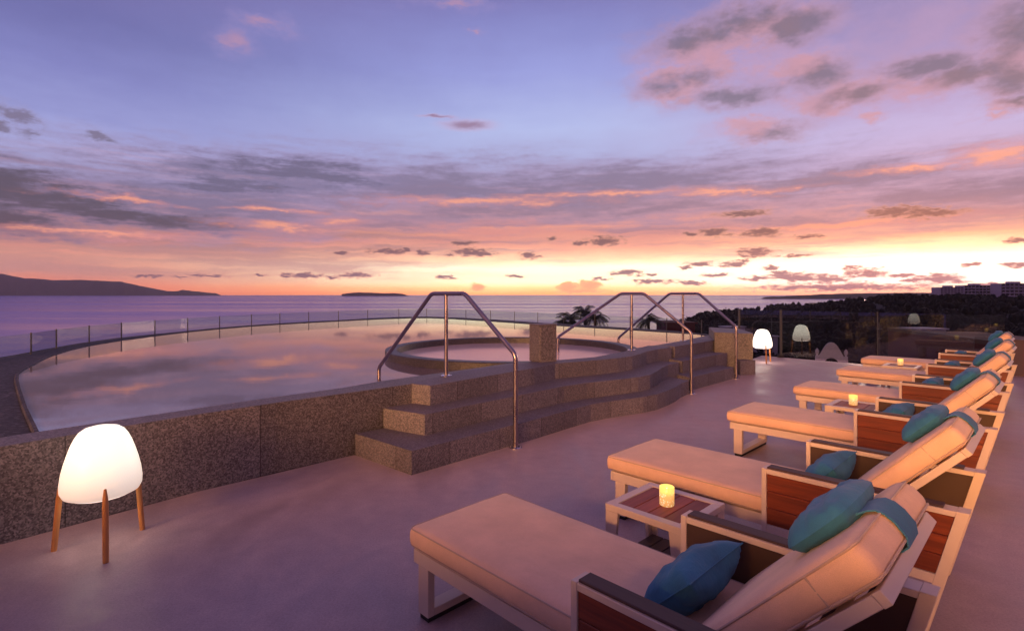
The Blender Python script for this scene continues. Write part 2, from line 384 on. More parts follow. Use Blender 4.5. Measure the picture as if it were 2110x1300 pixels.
def mat_granite(name, dark, mid, light, rough=.5, pitch=1.25, sc=1.0):
    m, N, b = new_mat(name); p = N.coord('Object')
    v = N.voro(p, 95 * sc, 'Color'); n1 = N.noise(p, 42 * sc, 5, .7); n2 = N.noise(p, 1.6, 4, .6)
    f = N.math('MULTIPLY_ADD', N.sep(v)[0], .45, N.math('MULTIPLY', n1, .62))
    f = N.math('MULTIPLY_ADD', N.math('SUBTRACT', n2, .5), .28, f)
    base = N.ramp(f, [(.28, dark), (.52, mid), (.78, light)])
    u = N.sep(N.coord('UV'))[0]
    fr = N.math('FRACT', N.math('DIVIDE', u, pitch))
    seam = N.math('MULTIPLY', N.math('LESS_THAN', fr, .008 / pitch), N.math('GREATER_THAN', u, 0.0))
    panel = N.n.new('ShaderNodeTexWhiteNoise'); panel.noise_dimensions = '1D'
    N.put(panel.inputs['W'], N.math('FLOOR', N.math('DIVIDE', u, pitch)))
    base = N.mix(1.0, base, N.ramp(panel.outputs[0], [(0, (.82, .80, .80)), (1, (1.12, 1.1, 1.1))]), 'MULTIPLY')
    base = N.mix(N.math('MULTIPLY', seam, .75), base, (.012, .010, .012))
    h = N.math('SUBTRACT', f, N.math('MULTIPLY', seam, 2.0))
    setp(N, b, color=base, rough=rough, normal=N.bump(h, .35, .004)); return m
def mat_fabric(name, col, fine=620, rough=.9, var=.12, sheen=.15):
    m, N, b = new_mat(name); p = N.coord('Object')
    n1 = N.noise(p, 5, 4, .6); n2 = N.noise(p, fine, 2, .5)
    c = N.mix(1.0, col, N.ramp(n1, [(.3, (1 - var,) * 3), (.7, (1 + var * .5,) * 3)]), 'MULTIPLY')
    c = N.mix(1.0, c, N.ramp(n2, [(.3, (.86,) * 3), (.7, (1.06,) * 3)]), 'MULTIPLY')
    cr = N.noise(N.vec('MULTIPLY', p, (1.0, 2.6, 1.6)), 5.5, 5, .55, 1.6)
    h = N.math('ADD', N.math('MULTIPLY', n2, .12), N.math('ADD', N.math('MULTIPLY', N.noise(p, 13, 4, .55), .8), N.math('MULTIPLY', cr, .9)))
    setp(N, b, color=c, rough=rough, sheen=sheen, normal=N.bump(h, .35, .012)); return m
def mat_paint(name, col, rough=.42, metal=0.0, var=.05):
    m, N, b = new_mat(name); p = N.coord('Object')
    n1 = N.noise(p, 9, 4, .6)
    c = N.mix(1.0, col, N.ramp(n1, [(.3, (1 - var,) * 3), (.7, (1 + var * .4,) * 3)]), 'MULTIPLY')
    setp(N, b, color=c, rough=N.step(n1, .3, .7, rough * .85, rough * 1.15), metal=metal, normal=N.bump(N.noise(p, 300, 2), .04, .001)); return m
def mat_wood(name, c0, c1, axis=0, rough=.42, coat=.15):
    m, N, b = new_mat(name); p = N.coord('Object')
    g = N.n.new('ShaderNodeNewGeometry').outputs['Random Per Island']
    sc = [38, 38, 38]; sc[axis] = 2.2
    q = N.vec('ADD', N.vec('MULTIPLY', p, tuple(sc)), N.comb(N.math('MULTIPLY', g, 37.0), N.math('MULTIPLY', g, 11.0), 0.0))
    n1 = N.noise(q, 1.0, 6, .65, .6); n2 = N.noise(N.vec('MULTIPLY', q, (3, 3, 3)), 1.0, 3, .6)
    f = N.math('MULTIPLY_ADD', n2, .25, N.math('MULTIPLY', n1, .75))
    c = N.ramp(f, [(.28, c0), (.72, c1)])
    c = N.mix(1.0, c, N.ramp(g, [(0, (.66, .62, .6)), (1, (1.2, 1.12, 1.05))]), 'MULTIPLY')
    setp(N, b, color=c, rough=rough, coat=coat, coatr=.3, normal=N.bump(f, .2, .003)); return m
def mat_emit(name, col, s):
    m, N, b = new_mat(name); setp(N, b, color=col, emit=col, estr=s, rough=.6); return m
def mat_shade(s=1.08):
    m, N, b = new_mat('lamp_opal_shade'); z = N.sep(N.coord('Object'))[2]
    c = N.ramp(N.math('DIVIDE', z, .75), [(.40, (1.0, .76, .64)), (.66, (1.0, .86, .70)), (.95, (1.0, .90, .74))])
    # the bulb sits high in the shade, so the opal shell gives off less light near its rim
    e = N.step(z, .27, .62, .46, 1.0)
    setp(N, b, color=(.55, .51, .47), emit=c, estr=N.math('MULTIPLY', N.math('ADD', e, N.math('MULTIPLY', N.math('LESS_THAN', N.sep(N.n.new('ShaderNodeNewGeometry').outputs['Normal'])[2], -.92), 2.4)), s), rough=.35); return m
def mat_candle():
    m, N, b = new_mat('candle_glass'); p = N.coord('Object'); s = N.sep(p)
    a = N.math('ARCTAN2', s[1], s[0])
    q = N.comb(N.math('MULTIPLY', a, 3.2), N.math('MULTIPLY', s[2], 70.0), 0.0)
    d = N.voro(q, 1.0)
    c = N.mix(N.step(d, .22, .42), (1.0, .78, .50), (.72, .32, .07))
    setp(N, b, color=(.45, .38, .26), emit=N.mix(N.step(s[2], .05, .085), c, (1.0, .62, .10)), estr=N.step(s[2], .0, .08, .62, 1.15), rough=.2); return m
def mat_water(name, deep, ior, rough, bump, scale, dist, stretch=(1, 1, 1)):
    m, N, b = new_mat(name); p = N.vec('MULTIPLY', N.coord('Object'), stretch)
    n = N.noise(p, scale, 5, .55)
    setp(N, b, color=deep, rough=rough, ior=ior, normal=N.bump(n, bump, dist)); return m
def mat_glass(name, tint, ior=1.5, gloss=.24):
    m, N, b = new_mat(name); N.n.remove(b)
    tr = N.n.new('ShaderNodeBsdfTransparent'); tr.inputs[0].default_value = (*tint, 1)
    gl = N.n.new('ShaderNodeBsdfGlossy'); gl.inputs['Roughness'].default_value = .015; gl.inputs[0].default_value = (gloss, gloss, gloss, 1)
    fr = N.n.new('ShaderNodeFresnel'); bf = N.n.new('ShaderNodeNewGeometry').outputs['Backfacing']
    N.put(fr.inputs[0], N.math('ADD', N.math('MULTIPLY', bf, 1 / ior - ior), ior))
    up = N.sep(N.n.new('ShaderNodeNewGeometry').outputs['Normal'])[2]      # polished edges are ground matt: they barely mirror
    mx = N.n.new('ShaderNodeMixShader'); N.put(mx.inputs[0], N.math('MULTIPLY', fr.outputs[0], N.math('LESS_THAN', N.math('ABSOLUTE', up), .5))); N.l.new(tr.outputs[0], mx.inputs[1]); N.l.new(gl.outputs[0], mx.inputs[2])
    N.l.new(mx.outputs[0], N.n['Material Output'].inputs[0]); return m
def mat_leaf(name, c0, c1):
    m, N, b = new_mat(name)
    g = N.n.new('ShaderNodeNewGeometry').outputs['Random Per Island']
    setp(N, b, color=N.ramp(g, [(0, c0), (1, c1)]), rough=.7, spec=.2); return m

M_['deck'] = mat_deck()
M_['granite'] = mat_granite('granite_wall', (.042, .039, .045), (.108, .099, .108), (.22, .20, .214), sc=1.1)
M_['granite_step'] = mat_granite('granite_step', (.062, .058, .076), (.122, .112, .142), (.215, .20, .238), .6, .62, 1.25)
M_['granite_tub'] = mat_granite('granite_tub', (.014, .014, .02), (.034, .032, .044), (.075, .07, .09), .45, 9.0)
M_['granite_wet'] = mat_granite('granite_wet', (.008, .008, .011), (.020, .019, .026), (.085, .078, .10), .7, 1.25, .4)
M_['fabric'] = mat_fabric('beige_canvas', (.76, .50, .35))
M_['piping'] = mat_fabric('beige_piping', (.50, .36, .29))
M_['teal'] = mat_fabric('teal_fabric', (.026, .160, .30), 420, .78, .35, .04)
M_['frame'] = mat_paint('champagne_metal', (.62, .50, .42))
M_['pad'] = mat_wood('dark_arm_wood', (.045, .026, .028), (.08, .047, .048), 0, .68, .0)
M_['panel'] = mat_paint('brown_panel', (.055, .026, .016), .6)
M_['wood'] = mat_wood('red_hardwood', (.07, .013, .005), (.24, .050, .014))
M_['tablewood'] = mat_wood('brown_hardwood', (.17, .038, .026), (.34, .095, .065), 1, .6, .0)
M_['shelfwood'] = mat_wood('dark_shelf_wood', (.018, .012, .016), (.04, .026, .03), 1, .5)
M_['rubber'] = mat_paint('black_rubber', (.012, .011, .012), .7)
M_['legwood'] = mat_wood('oak_leg', (.34, .15, .05), (.54, .26, .09), 2, .45)
m_, N, b = new_mat('brushed_steel'); setp(N, b, color=(.33, .28, .31), metal=1.0, rough=N.step(N.noise(N.coord('Object'), 6, 3), .3, .7, .26, .36)); M_['steel'] = m_
M_['bolt'] = mat_paint('polished_steel', (.75, .72, .74), .15, 1.0)
M_['post'] = mat_paint('dark_post', (.05, .05, .07), .5)
M_['postlight'] = mat_paint('grey_post', (.075, .075, .075), .45, .3)
M_['shade'] = mat_shade()
M_['shade_bright'] = mat_shade(3.2); M_['candle'] = mat_candle()
M_['flame'] = mat_emit('candle_flame', (1.0, .75, .3), 4.0)
M_['wing_glow'] = mat_emit('added_window_glow', (1.0, .44, .15), 84.0)  # glow of the added wing's windows, warm light for the loungers
M_['poolwater'] = mat_water('pool_water', (.15, .12, .145), 3.4, .030, .02, 1.4, .02, (1, 2.2, 1))
M_['spawater'] = mat_water('spa_water', (.62, .52, .55), 2.6, .12, .06, 9, .02)
M_['glass'] = mat_glass('balustrade_glass', (.90, .95, .93))
M_['glass_deck'] = mat_glass('deck_glass', (.80, .84, .82), 1.7, 1.0)
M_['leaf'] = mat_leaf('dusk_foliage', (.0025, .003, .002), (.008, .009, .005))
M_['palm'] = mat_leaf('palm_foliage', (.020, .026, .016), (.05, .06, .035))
M_['bark'] = mat_paint('bark', (.05, .036, .028), .9, 0, .3)
M_['soil'] = mat_paint('dark_ground', (.009, .008, .007), .9, 0, .4)
M_['hill'] = mat_paint('far_hills', (.10, .075, .06), .95, 0, .2)
M_['white_wall'] = mat_paint('pale_plaster', (.55, .50, .52), .8, 0, .15)
M_['red_wall'] = mat_paint('red_render', (.09, .02, .022), .85, 0, .2)
M_['condo'] = mat_paint('condo_render', (.42, .36, .44), .8, 0, .15)
M_['window'] = mat_paint('dark_window', (.015, .013, .02), .2)
M_['added_parapet'] = mat_paint('added_parapet', (.3, .27, .26), .8); M_['dark_render'] = mat_paint('dark_render', (.085, .055, .07), .85, 0, .2)

def mat_sea():
    m, N, b = new_mat('sea_water'); p = N.coord('Object')
    band = N.noise(N.vec('MULTIPLY', p, (.00035, .0035, 0)), 1.0, 5, .6)
    fine = N.noise(N.vec('MULTIPLY', p, (.006, .05, 0)), 1.0, 4, .6)
    sw = N.noise(N.vec('MULTIPLY', p, (.08, .35, 0)), 1.0, 4, .6)
    bs = N.step(N.math('MULTIPLY_ADD', fine, .3, N.math('MULTIPLY', band, .7)), .36, .64, .022, .010)
    n = N.n.new('ShaderNodeBump'); n.inputs['Distance'].default_value = 1.1; N.put(n.inputs['Strength'], bs); N.put(n.inputs['Height'], sw)
    # a long-exposed, wind-roughened sea: part mirror, part scattered sky light from all its tilted facets
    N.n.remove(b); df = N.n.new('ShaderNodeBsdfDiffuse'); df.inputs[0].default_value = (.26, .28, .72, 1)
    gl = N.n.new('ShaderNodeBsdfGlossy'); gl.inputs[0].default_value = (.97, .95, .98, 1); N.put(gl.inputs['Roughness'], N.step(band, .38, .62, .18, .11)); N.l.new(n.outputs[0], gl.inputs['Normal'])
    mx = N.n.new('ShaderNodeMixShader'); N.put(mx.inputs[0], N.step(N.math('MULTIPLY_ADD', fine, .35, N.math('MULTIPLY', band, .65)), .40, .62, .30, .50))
    N.l.new(df.outputs[0], mx.inputs[1]); N.l.new(gl.outputs[0], mx.inputs[2]); N.l.new(mx.outputs[0], N.n['Material Output'].inputs[0]); return m
M_['sea'] = mat_sea()

# ------------------------------------------------------------------ sea, land
SEA = -30.0
mb = MB(); rings = [0, 30, 120, 400, 1200, 4000, 8000, 12400]; seg = 48
for r in rings[1:]:
    mb.v += [(r * math.sin(2 * math.pi * k / seg), r * math.cos(2 * math.pi * k / seg), SEA) for k in range(seg)]
for i in range(len(rings) - 2):
    for k in range(seg): mb.f.append((i * seg + k, i * seg + (k + 1) % seg, (i + 1) * seg + (k + 1) % seg, (i + 1) * seg + k)); mb.s.append(False)
mb.f.append(tuple(range(seg))[::-1]); mb.s.append(False)
mb.f = [f[::-1] for f in mb.f]
mb.build('sea', M_['sea'], kind='structure')

def interp(x, tab):
    if x <= tab[0][0]: return tab[0][1]
    for (a, b), (c_, d) in zip(tab, tab[1:]):
        if x <= c_: return b + (d - b) * (x - a) / (c_ - a)
    return tab[-1][1]
coast = [(-30, 40), (-12, 60), (4, 95), (9, 135), (13, 230), (16, 380), (18, 480), (20.5, 800), (24, 880), (27.5, 1500), (31, 2300), (40, 2600), (90, 2600)]
crest = [(20, -26), (27, -25), (31, -12), (35, -6), (38, -5), (44, -7), (60, 0)]      # hill crest height at 620 m
def ground_z(az, r):
    rc = interp(az, coast)
    near = -15 - 9 * min(1, max(0, (r - 40) / 150))
    hill = interp(az, crest)
    k = max(0, 1 - abs(r - 640) / 420); k = k * k * (3 - 2 * k)
    z = near + (hill - near) * k if hill > near else near
    z += 1.2 * mnoise.noise(Vector((az * .4, r * .012, 2)))
    e = min(1, max(0, (rc - r) / max(20, rc * .12)))
    return (SEA - 3) + (z - (SEA - 3)) * (e * e * (3 - 2 * e))
mb = MB(); azs = [-20 + i * 1.25 for i in range(89)]; rs = [16, 24, 34, 46, 60, 80, 105, 140, 180, 230, 290, 360, 430, 500, 570, 640, 710, 790, 900, 1050, 1300, 1700, 2300, 2700]
for r in rs:
    for a in azs: mb.v.append((r * math.sin(R(a)), r * math.cos(R(a)), ground_z(a, r)))
na = len(azs)
for i in range(len(rs) - 1):
    for k in range(na - 1): mb.f.append((i * na + k, (i + 1) * na + k, (i + 1) * na + k + 1, i * na + k + 1)[::-1]); mb.s.append(True)
mb.build('ground', M_['soil'], kind='structure')

def ridge(name, prof, dist, depth, mat, seed):
    """far land: a ridge line of (pixel, height angle) turned into a real hill with slopes"""
    mb = MB(); n = len(prof); rows = [(-depth * .5, 0.0), (-depth * .33, .28), (-depth * .16, .66), (0, 1.0), (depth * .3, .55), (depth, 0.0)]
    for (dd, k) in rows:
        for i, (t_, hh) in enumerate(prof):
            r = dist + dd + depth * .10 * mnoise.noise(Vector((i * .7, dd * .001, seed)))
            h = hh * dist * k * (1 + (.18 * mnoise.noise(Vector((i * .9, dd * .002, seed + 4))) if k < 1 else 0))
            if k == 0: h = -4
            mb.v.append((t_ * r, r, SEA + h + (31.5 if k == 1 else 31.5 * k)))
    for j in range(len(rows) - 1):
        for i in range(n - 1): mb.f.append((j * n + i, j * n + i + 1, (j + 1) * n + i + 1, (j + 1) * n + i)); mb.s.append(True)
    return mb.build(name, mat, kind='structure')
def prof(pts, jit, sub, seed, dist):
    o = []; low = -31.5 / dist
    for (a, b) in zip(pts, pts[1:]):
        for k in range(sub):
            t_ = k / sub; x = a[0] + (b[0] - a[0]) * t_; y = a[1] + (b[1] - a[1]) * t_
            y -= jit * (mnoise.noise(Vector((x * .05, seed, 0))) + .6 * mnoise.noise(Vector((x * .17, seed, 3))))
            o.append(((x - 1055) / 1101.6, max(low, (605 - y) / 1101.6)))
    o.append(((pts[-1][0] + 8 - 1055) / 1101.6, low)); return o
ridge('hills', prof([(-260, 560), (-120, 556), (-40, 560), (0, 564), (50, 573), (110, 577), (170, 577), (245, 580), (275, 586), (310, 593), (345, 600), (366, 600), (376, 597), (400, 600), (430, 603), (448, 604.6)], 1.2, 6, 3, 9000), 9000, 1900, M_['hill'], 2)
ridge('island', prof([(704, 606), (715, 604.2), (740, 602.2), (765, 603), (790, 604.2), (812, 604.0), (835, 606.0)], .4, 5, 8, 7000), 7000, 300, M_['hill'], 5)
ridge('headland', prof([(1568, 616), (1576, 612), (1600, 611), (1640, 609), (1700, 606), (1790, 604), (1900, 603), (2000, 603), (2300, 600)], 1.0, 8, 5, 3300), 3300, 500, M_['soil'], 9)

# ------------------------------------------------------------------ terrace and pool
deck = [(-4.6, .5), (-3.06, 3.2), (-2.38, 4.06), (-1.57, 4.88), (-.9, 5.5), (2.9, 9.3), (4.2, 10.3), (5.3, 12.0), (6.05, 12.95), (6.34, 12.61), (7.4, 11.45), (7.9, 10.95), (9.16, 9.74), (14, 4.97), (14, -7), (-4.6, -7)]
mb = MB(); mb.slab(deck, -.35, 0.0); mb.build('terrace_floor', M_['deck'], kind='structure')

outer = [(-4.75, .2), (-4.0, 1.75), (-3.06, 3.2), (-2.72, 3.65), (-2.38, 4.06), (-1.98, 4.49), (-1.57, 4.88), (-1.02, 5.42), (-.55, 5.88), (.1, 6.55), (.42, 6.98), (1.15, 7.42), (1.72, 7.92), (2.06, 8.5), (2.62, 9.15), (3.05, 9.6), (3.92, 10.42)]
inner = [(4.45, 11.95), (3.29, 10.36), (2.6, 9.55), (2.02, 8.92), (1.78, 8.45), (1.39, 7.87), (.9, 7.48), (.57, 7.28), (.26, 7.18), (-.04, 7.03), (-.5, 6.52), (-1.0, 6.0), (-1.37, 5.6), (-1.67, 5.18), (-2.12, 4.72), (-2.56, 4.22), (-3.15, 3.54), (-3.6, 2.95), (-4.3, 1.9), (-5.05, .35)]
basin = thing('pool_basin', 'speckled granite pool wall with a low rim that curves along the terrace', 'pool wall', (0, 0, 0))
mb = MB(); mb.slab(outer + inner, .0, .585); mb.build('rim_wall', M_['granite'], basin)
ledge = [(-5.0, .3), (-4.3, 1.85), (-3.6, 2.9), (-3.15, 3.50), (-2.12, 4.68), (-1.4, 5.55), (.3, 7.15), (2.0, 8.9), (4.45, 11.9), (5.3, 13.6), (4.7, 15.2), (3.75, 16.55), (.85, 19.95), (-.8, 22.15), (-2.4, 23.9), (-4.0, 25.0), (-5.2, 24.4), (-6.2, 23.1), (-7.05, 21.5), (-7.8, 20.35), (-8.42, 19.15), (-8.9, 17.95), (-9.2, 16.65), (-9.32, 15.2), (-9.45, 13.97), (-9.5, 12.87), (-9.3, 11.5), (-9.0, 10.35), (-8.65, 9.3), (-8.5, 8.6), (-8.35, 7.2), (-8.0, 5.4), (-7.4, 3.4), (-6.6, 1.4), (-6.2, .3)]
mb = MB(); mb.slab(ledge, -.4, .435); mb.build('overflow_ledge', M_['granite_wet'], basin)
wpoly = [(-3.13, 3.50), (-3.58, 4.02), (-4.45, 4.88), (-5.43, 5.88), (-5.95, 6.42), (-6.35, 6.86), (-6.72, 7.36), (-7.0, 7.82), (-7.32, 8.3), (-7.71, 8.95), (-8.12, 9.8), (-8.45, 10.7), (-8.66, 11.8), (-8.76, 13.0), (-8.78, 14.4), (-8.62, 15.7), (-8.28, 17.0), (-7.7, 18.3), (-6.85, 19.7), (-6.0, 20.95), (-5.1, 22.0), (-4.2, 22.7), (-3.45, 22.75), (-2.4, 21.9), (-.82, 20.1), (.69, 18.19), (3.4, 15.28), (4.75, 13.7), (4.85, 12.9), (4.4, 11.9), (3.2, 10.3), (1.95, 8.9), (.25, 7.12), (-1.4, 5.55), (-2.12, 4.66)]
mb = MB(); mb.slab(wpoly, .30, .462); mb.build('pool_water', M_['poolwater'], kind='structure')
# thin stone lip the water runs over
lip = MB(); pl = [(x, y, .455) for x, y in wpoly[:29]]
lip.tube(pl, .022, 6); lip.build('overflow_lip', M_['granite_wet'], basin)

# hot tub
C_ = (0.0, 9.25); ro, ri = 2.14, 1.95
def ring_mesh(cx, cy, r0, r1, z0, z1, seg=96):
    mb = MB()
    for (r, z) in ((r1, z0), (r1, z1 - .012), (r1 - .012, z1), (r0 + .012, z1), (r0, z1 - .012), (r0, z0)):
        mb.v += [(cx + r * math.cos(2 * math.pi * k / seg), cy + r * math.sin(2 * math.pi * k / seg), z) for k in range(seg)]
    for i in range(6):
        j = (i + 1) % 6
        for k in range(seg): mb.f.append((i * seg + k, i * seg + (k + 1) % seg, j * seg + (k + 1) % seg, j * seg + k)); mb.s.append(False)
    return mb
tub = thing('hot_tub', 'round granite hot tub ring standing in the pool behind the steps', 'hot tub', (C_[0], C_[1], 0))
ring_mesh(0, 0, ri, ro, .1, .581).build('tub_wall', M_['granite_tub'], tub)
mb = MB(); seg = 72
arc = [(C_[0] + (ri + .03) * math.cos(2 * math.pi * k / seg), C_[1] + (ri + .03) * math.sin(2 * math.pi * k / seg)) for k in range(seg)]
mb.slab([(x - C_[0], y - C_[1]) for x, y in arc], .38, .468)
mb.build('tub_water', M_['spawater'], tub)
p_ = thing('stone_pillar', 'short square granite pillar at the edge of the hot tub', 'pillar', (.42, 7.28, .585), R(30))
mb = MB(); mb.box((-.135, -.135, 0), (.135, .135, .49), .006); mb.build('shaft', M_['granite'], p_)
mb = MB(); mb.box((-.142, -.142, .49), (.142, .142, .505), .004); mb.build('cap', M_['granite_step'], p_)

# steps
def inset_line(line, back): return line + back
st = thing('stone_steps', 'curved flight of granite steps leading up from the terrace to the hot tub', 'steps', (0, 0, 0))
s1 = [(-1.46, 4.97), (-.83, 4.42), (.23, 5.52), (.62, 5.95), (.92, 6.27), (1.18, 6.46), (1.42, 6.60), (1.66, 6.74), (1.88, 6.92), (2.06, 7.14), (2.26, 7.42), (2.44, 7.73), (2.66, 8.03), (2.3, 8.6), (.6, 7.0), (-.9, 5.48)]
s2 = [(-1.25, 5.18), (-.80, 4.90), (.25, 6.02), (.62, 6.40), (.92, 6.63), (1.2, 6.80), (1.45, 6.95), (1.68, 7.10), (1.88, 7.30), (2.05, 7.6), (2.22, 7.95), (2.42, 8.3), (2.69, 8.62), (2.3, 9.0), (.6, 7.3), (-.9, 5.52)]
s3 = [(-1.03, 5.43), (-.81, 5.30), (.27, 6.55), (.56, 6.97), (.86, 7.15), (1.22, 7.36), (1.5, 7.57), (1.76, 7.82), (1.94, 8.1), (2.12, 8.43), (2.4, 8.78), (2.71, 9.08), (2.4, 9.4), (1.9, 8.6), (1.2, 7.7), (.26, 7.1), (-.6, 6.3)]
for poly, z in ((s1, .2), (s2, .392), (s3, .588)):
    mb = MB(); mb.slab(poly, .0, z); mb.build('step', M_['granite_step'], st)
s2_ = thing('stone_steps', 'shorter straight flight of granite steps against the end wall by the far lamp', 'steps', (0, 0, 0))
for poly, z in (([(2.76, 8.28), (3.38, 8.90), (3.93, 9.46), (3.4, 10.0), (2.5, 9.05)], .2),
                ([(2.80, 8.78), (3.3, 9.28), (4.03, 10.02), (3.6, 10.3), (2.5, 9.3)], .392),
                ([(2.80, 9.20), (3.3, 9.74), (3.97, 10.46), (3.7, 10.75), (2.6, 9.5)], .590)):
    mb = MB(); mb.slab(poly, .0, z); mb.build('step', M_['granite_step'], s2_)
ew = thing('end_wall', 'tall granite end wall closing the pool rim beside the far lamp', 'wall', (0, 0, 0))
mb = MB(); mb.slab([(3.92, 10.36), (4.51, 10.01), (4.60, 10.22), (4.85, 11.4), (4.4, 11.95)], 0, .75); mb.build('wall_body', M_['granite'], ew)
mb = MB(); mb.slab([(4.19, 9.83), (4.53, 9.95), (4.53, 9.99), (4.25, 10.16)], 0, .26); mb.build('plinth', M_['granite_step'], ew)

# handrails
def handrail(label, post, foot, d, tin, zin, t0, t1, tf, zf, zbot):
    h = thing('handrail', label, 'handrail', (post[0], post[1], 0), math.atan2(d[1], d[0]), 'steel handrails over the pool steps')
    mb = MB(); r = .024
    mb.tube([(-tin, 0, zbot), (-tin, 0, zin), (-t0, 0, 1.50), (t1, 0, 1.50), (tf, 0, zf), (tf, 0, 0.0)], r, 12, .05); mb.build('rail', M_['steel'], h)
    mb = MB(); mb.tube([(0, 0, .585), (0, 0, 1.485)], .021, 12); mb.build('post', M_['steel'], h)
    for (x, z) in ((0, .588), (tf, 0.0)):
        mb = MB(); mb.lathe([(.062, 0), (.062, .007), (.05, .012), (.026, .014)], (x, 0, z), 20)
        for k in range(4):
            a = k * math.pi / 2 + .6; mb.lathe([(.008, .009), (.008, .016), (.004, .018)], (x + .047 * math.cos(a), .047 * math.sin(a), z), 8)
        mb.build('base_plate', M_['bolt'], h)
    return h
handrail('steel handrail nearest the camera, over the left end of the curved steps', (-.73, 5.93), None, (.727, -.686), 1.34, .555, .26, .31, 1.05, .905, .40)
handrail('steel handrail behind the stone pillar, with its inner foot in the hot tub', (1.93, 8.62), None, (.783, -.622), 1.42, .73, .195, .21, .97, .91, .40)
handrail('steel handrail over the straight steps, closest to the far glowing lamp', (3.29, 10.29), None, (.620, -.785), 1.60, .545, .305, .345, 1.08, .91, .40)

# ------------------------------------------------------------------ glass balustrades
def resample(line, d):
    out = [line[0]]; acc = 0
    for a, b in zip(line, line[1:]):
        L = math.dist(a, b); s = d - acc
        while s <= L:
            out.append((a[0] + (b[0] - a[0]) * s / L, a[1] + (b[1] - a[1]) * s / L)); s += d
        acc = (acc + L) % d
    return out
gl = [(-8.05, 6.1), (-8.25, 7.4), (-8.33, 8.66), (-8.50, 9.45), (-8.88, 10.42), (-9.15, 11.57), (-9.33, 12.77), (-9.33, 13.97), (-9.22, 15.2), (-9.05, 16.55), (-8.72, 17.9), (-8.27, 19.05), (-7.68, 20.2), (-6.95, 21.41), (-6.14, 22.75), (-5.1, 24.1), (-3.95, 24.75), (-2.9, 24.2), (-2.0, 23.2), (-.88, 21.9), (.1, 20.75), (.95, 19.68), (1.8, 18.6), (2.7, 17.45), (3.6, 16.3), (4.4, 15.2), (5.0, 14.1), (5.5, 13.35)]
bal = thing('glass_balustrade', 'low curved glass balustrade with thin dark posts along the sea edge of the pool', 'balustrade', (0, 0, 0))
def panel(a, b, z0, z1, th=.012, gap=.012):
    mb = MB(); ax = Vector((b[0] - a[0], b[1] - a[1])); L = ax.length; an = math.atan2(ax.y, ax.x)
    Mx = Matrix.Translation((a[0], a[1], 0)) @ Matrix.Rotation(an, 4, 'Z')
    # one clear sheet is one face: front only, with a visible polished top edge built as its own thin strip in the same mesh
    mb.add([Mx @ Vector(p) for p in ((gap, 0, z0), (L - gap, 0, z0), (L - gap, 0, z1), (gap, 0, z1))], [(0, 1, 2, 3)])
    return mb, Mx, L
for i, (a, b) in enumerate(zip(gl, gl[1:])):
    mb = MB(); L = math.dist(a, b); an = math.atan2(b[1] - a[1], b[0] - a[0])
    Mx = Matrix.Translation((a[0], a[1], 0)) @ Matrix.Rotation(an, 4, 'Z')
    mb.box((.016, -.005, .45), (L - .016, .005, .80), 0, Mx); mb.build('glass_panel', M_['glass'], bal)
for a in gl:
    mb = MB(); mb.box((a[0] - .010, a[1] - .010, .40), (a[0] + .010, a[1] + .010, .81), .002); mb.build('post', M_['post'], bal)
G0 = Vector((6.34, 12.61)); gd = Vector((.7006, -.7136))
b2 = thing('glass_balustrade', 'tall glass balustrade across the far end of the terrace behind the last lounger', 'balustrade', (0, 0, 0))
gp = [G0 - gd * .98, G0, G0 + gd * 1.92, G0 + gd * 3.92]
for a, b in zip(gp, gp[1:]):
    mb = MB(); L = (b - a).length; an = math.atan2(b.y - a.y, b.x - a.x)
    Mx = Matrix.Translation((a[0], a[1], 0)) @ Matrix.Rotation(an, 4, 'Z')
    mb.box((.03, -.006, .04), (L - .03, .006, 1.10), 0, Mx); mb.build('glass_panel', M_['glass_deck'], b2)
for a, w in ((gp[0], .020), (gp[1], .020), (gp[2], .010)):
    mb = MB(); mb.box((a[0] - w, a[1] - w, 0), (a[0] + w, a[1] + w, 1.12), .003); p = mb.build('post', M_['postlight'], b2)
mb = MB(); mb.box((gp[1][0] - .07, gp[1][1] - .05, 0), (gp[1][0] + .05, gp[1][1] + .05, .05), .004); mb.build('post_foot', M_['rubber'], b2)
pw = thing('parapet_wall', 'low dark mauve parapet wall at the right end of the glass balustrade', 'wall', (0, 0, 0))
a = G0 + gd * 3.95; b = G0 + gd * 12; nrm = Vector((gd.y, -gd.x)) * -1
mb = MB(); mb.slab([tuple(a), tuple(b), tuple(b + nrm * .2), tuple(a + nrm * .2)], 0, .64); mb.build('wall_body', M_['dark_render'], pw)
mb = MB(); q = gd * .0; mb.slab([tuple(a - nrm * .02), tuple(b - nrm * .02), tuple(b + nrm * .22), tuple(a + nrm * .22)], .64, .665); mb.build('coping', M_['dark_render'], pw)

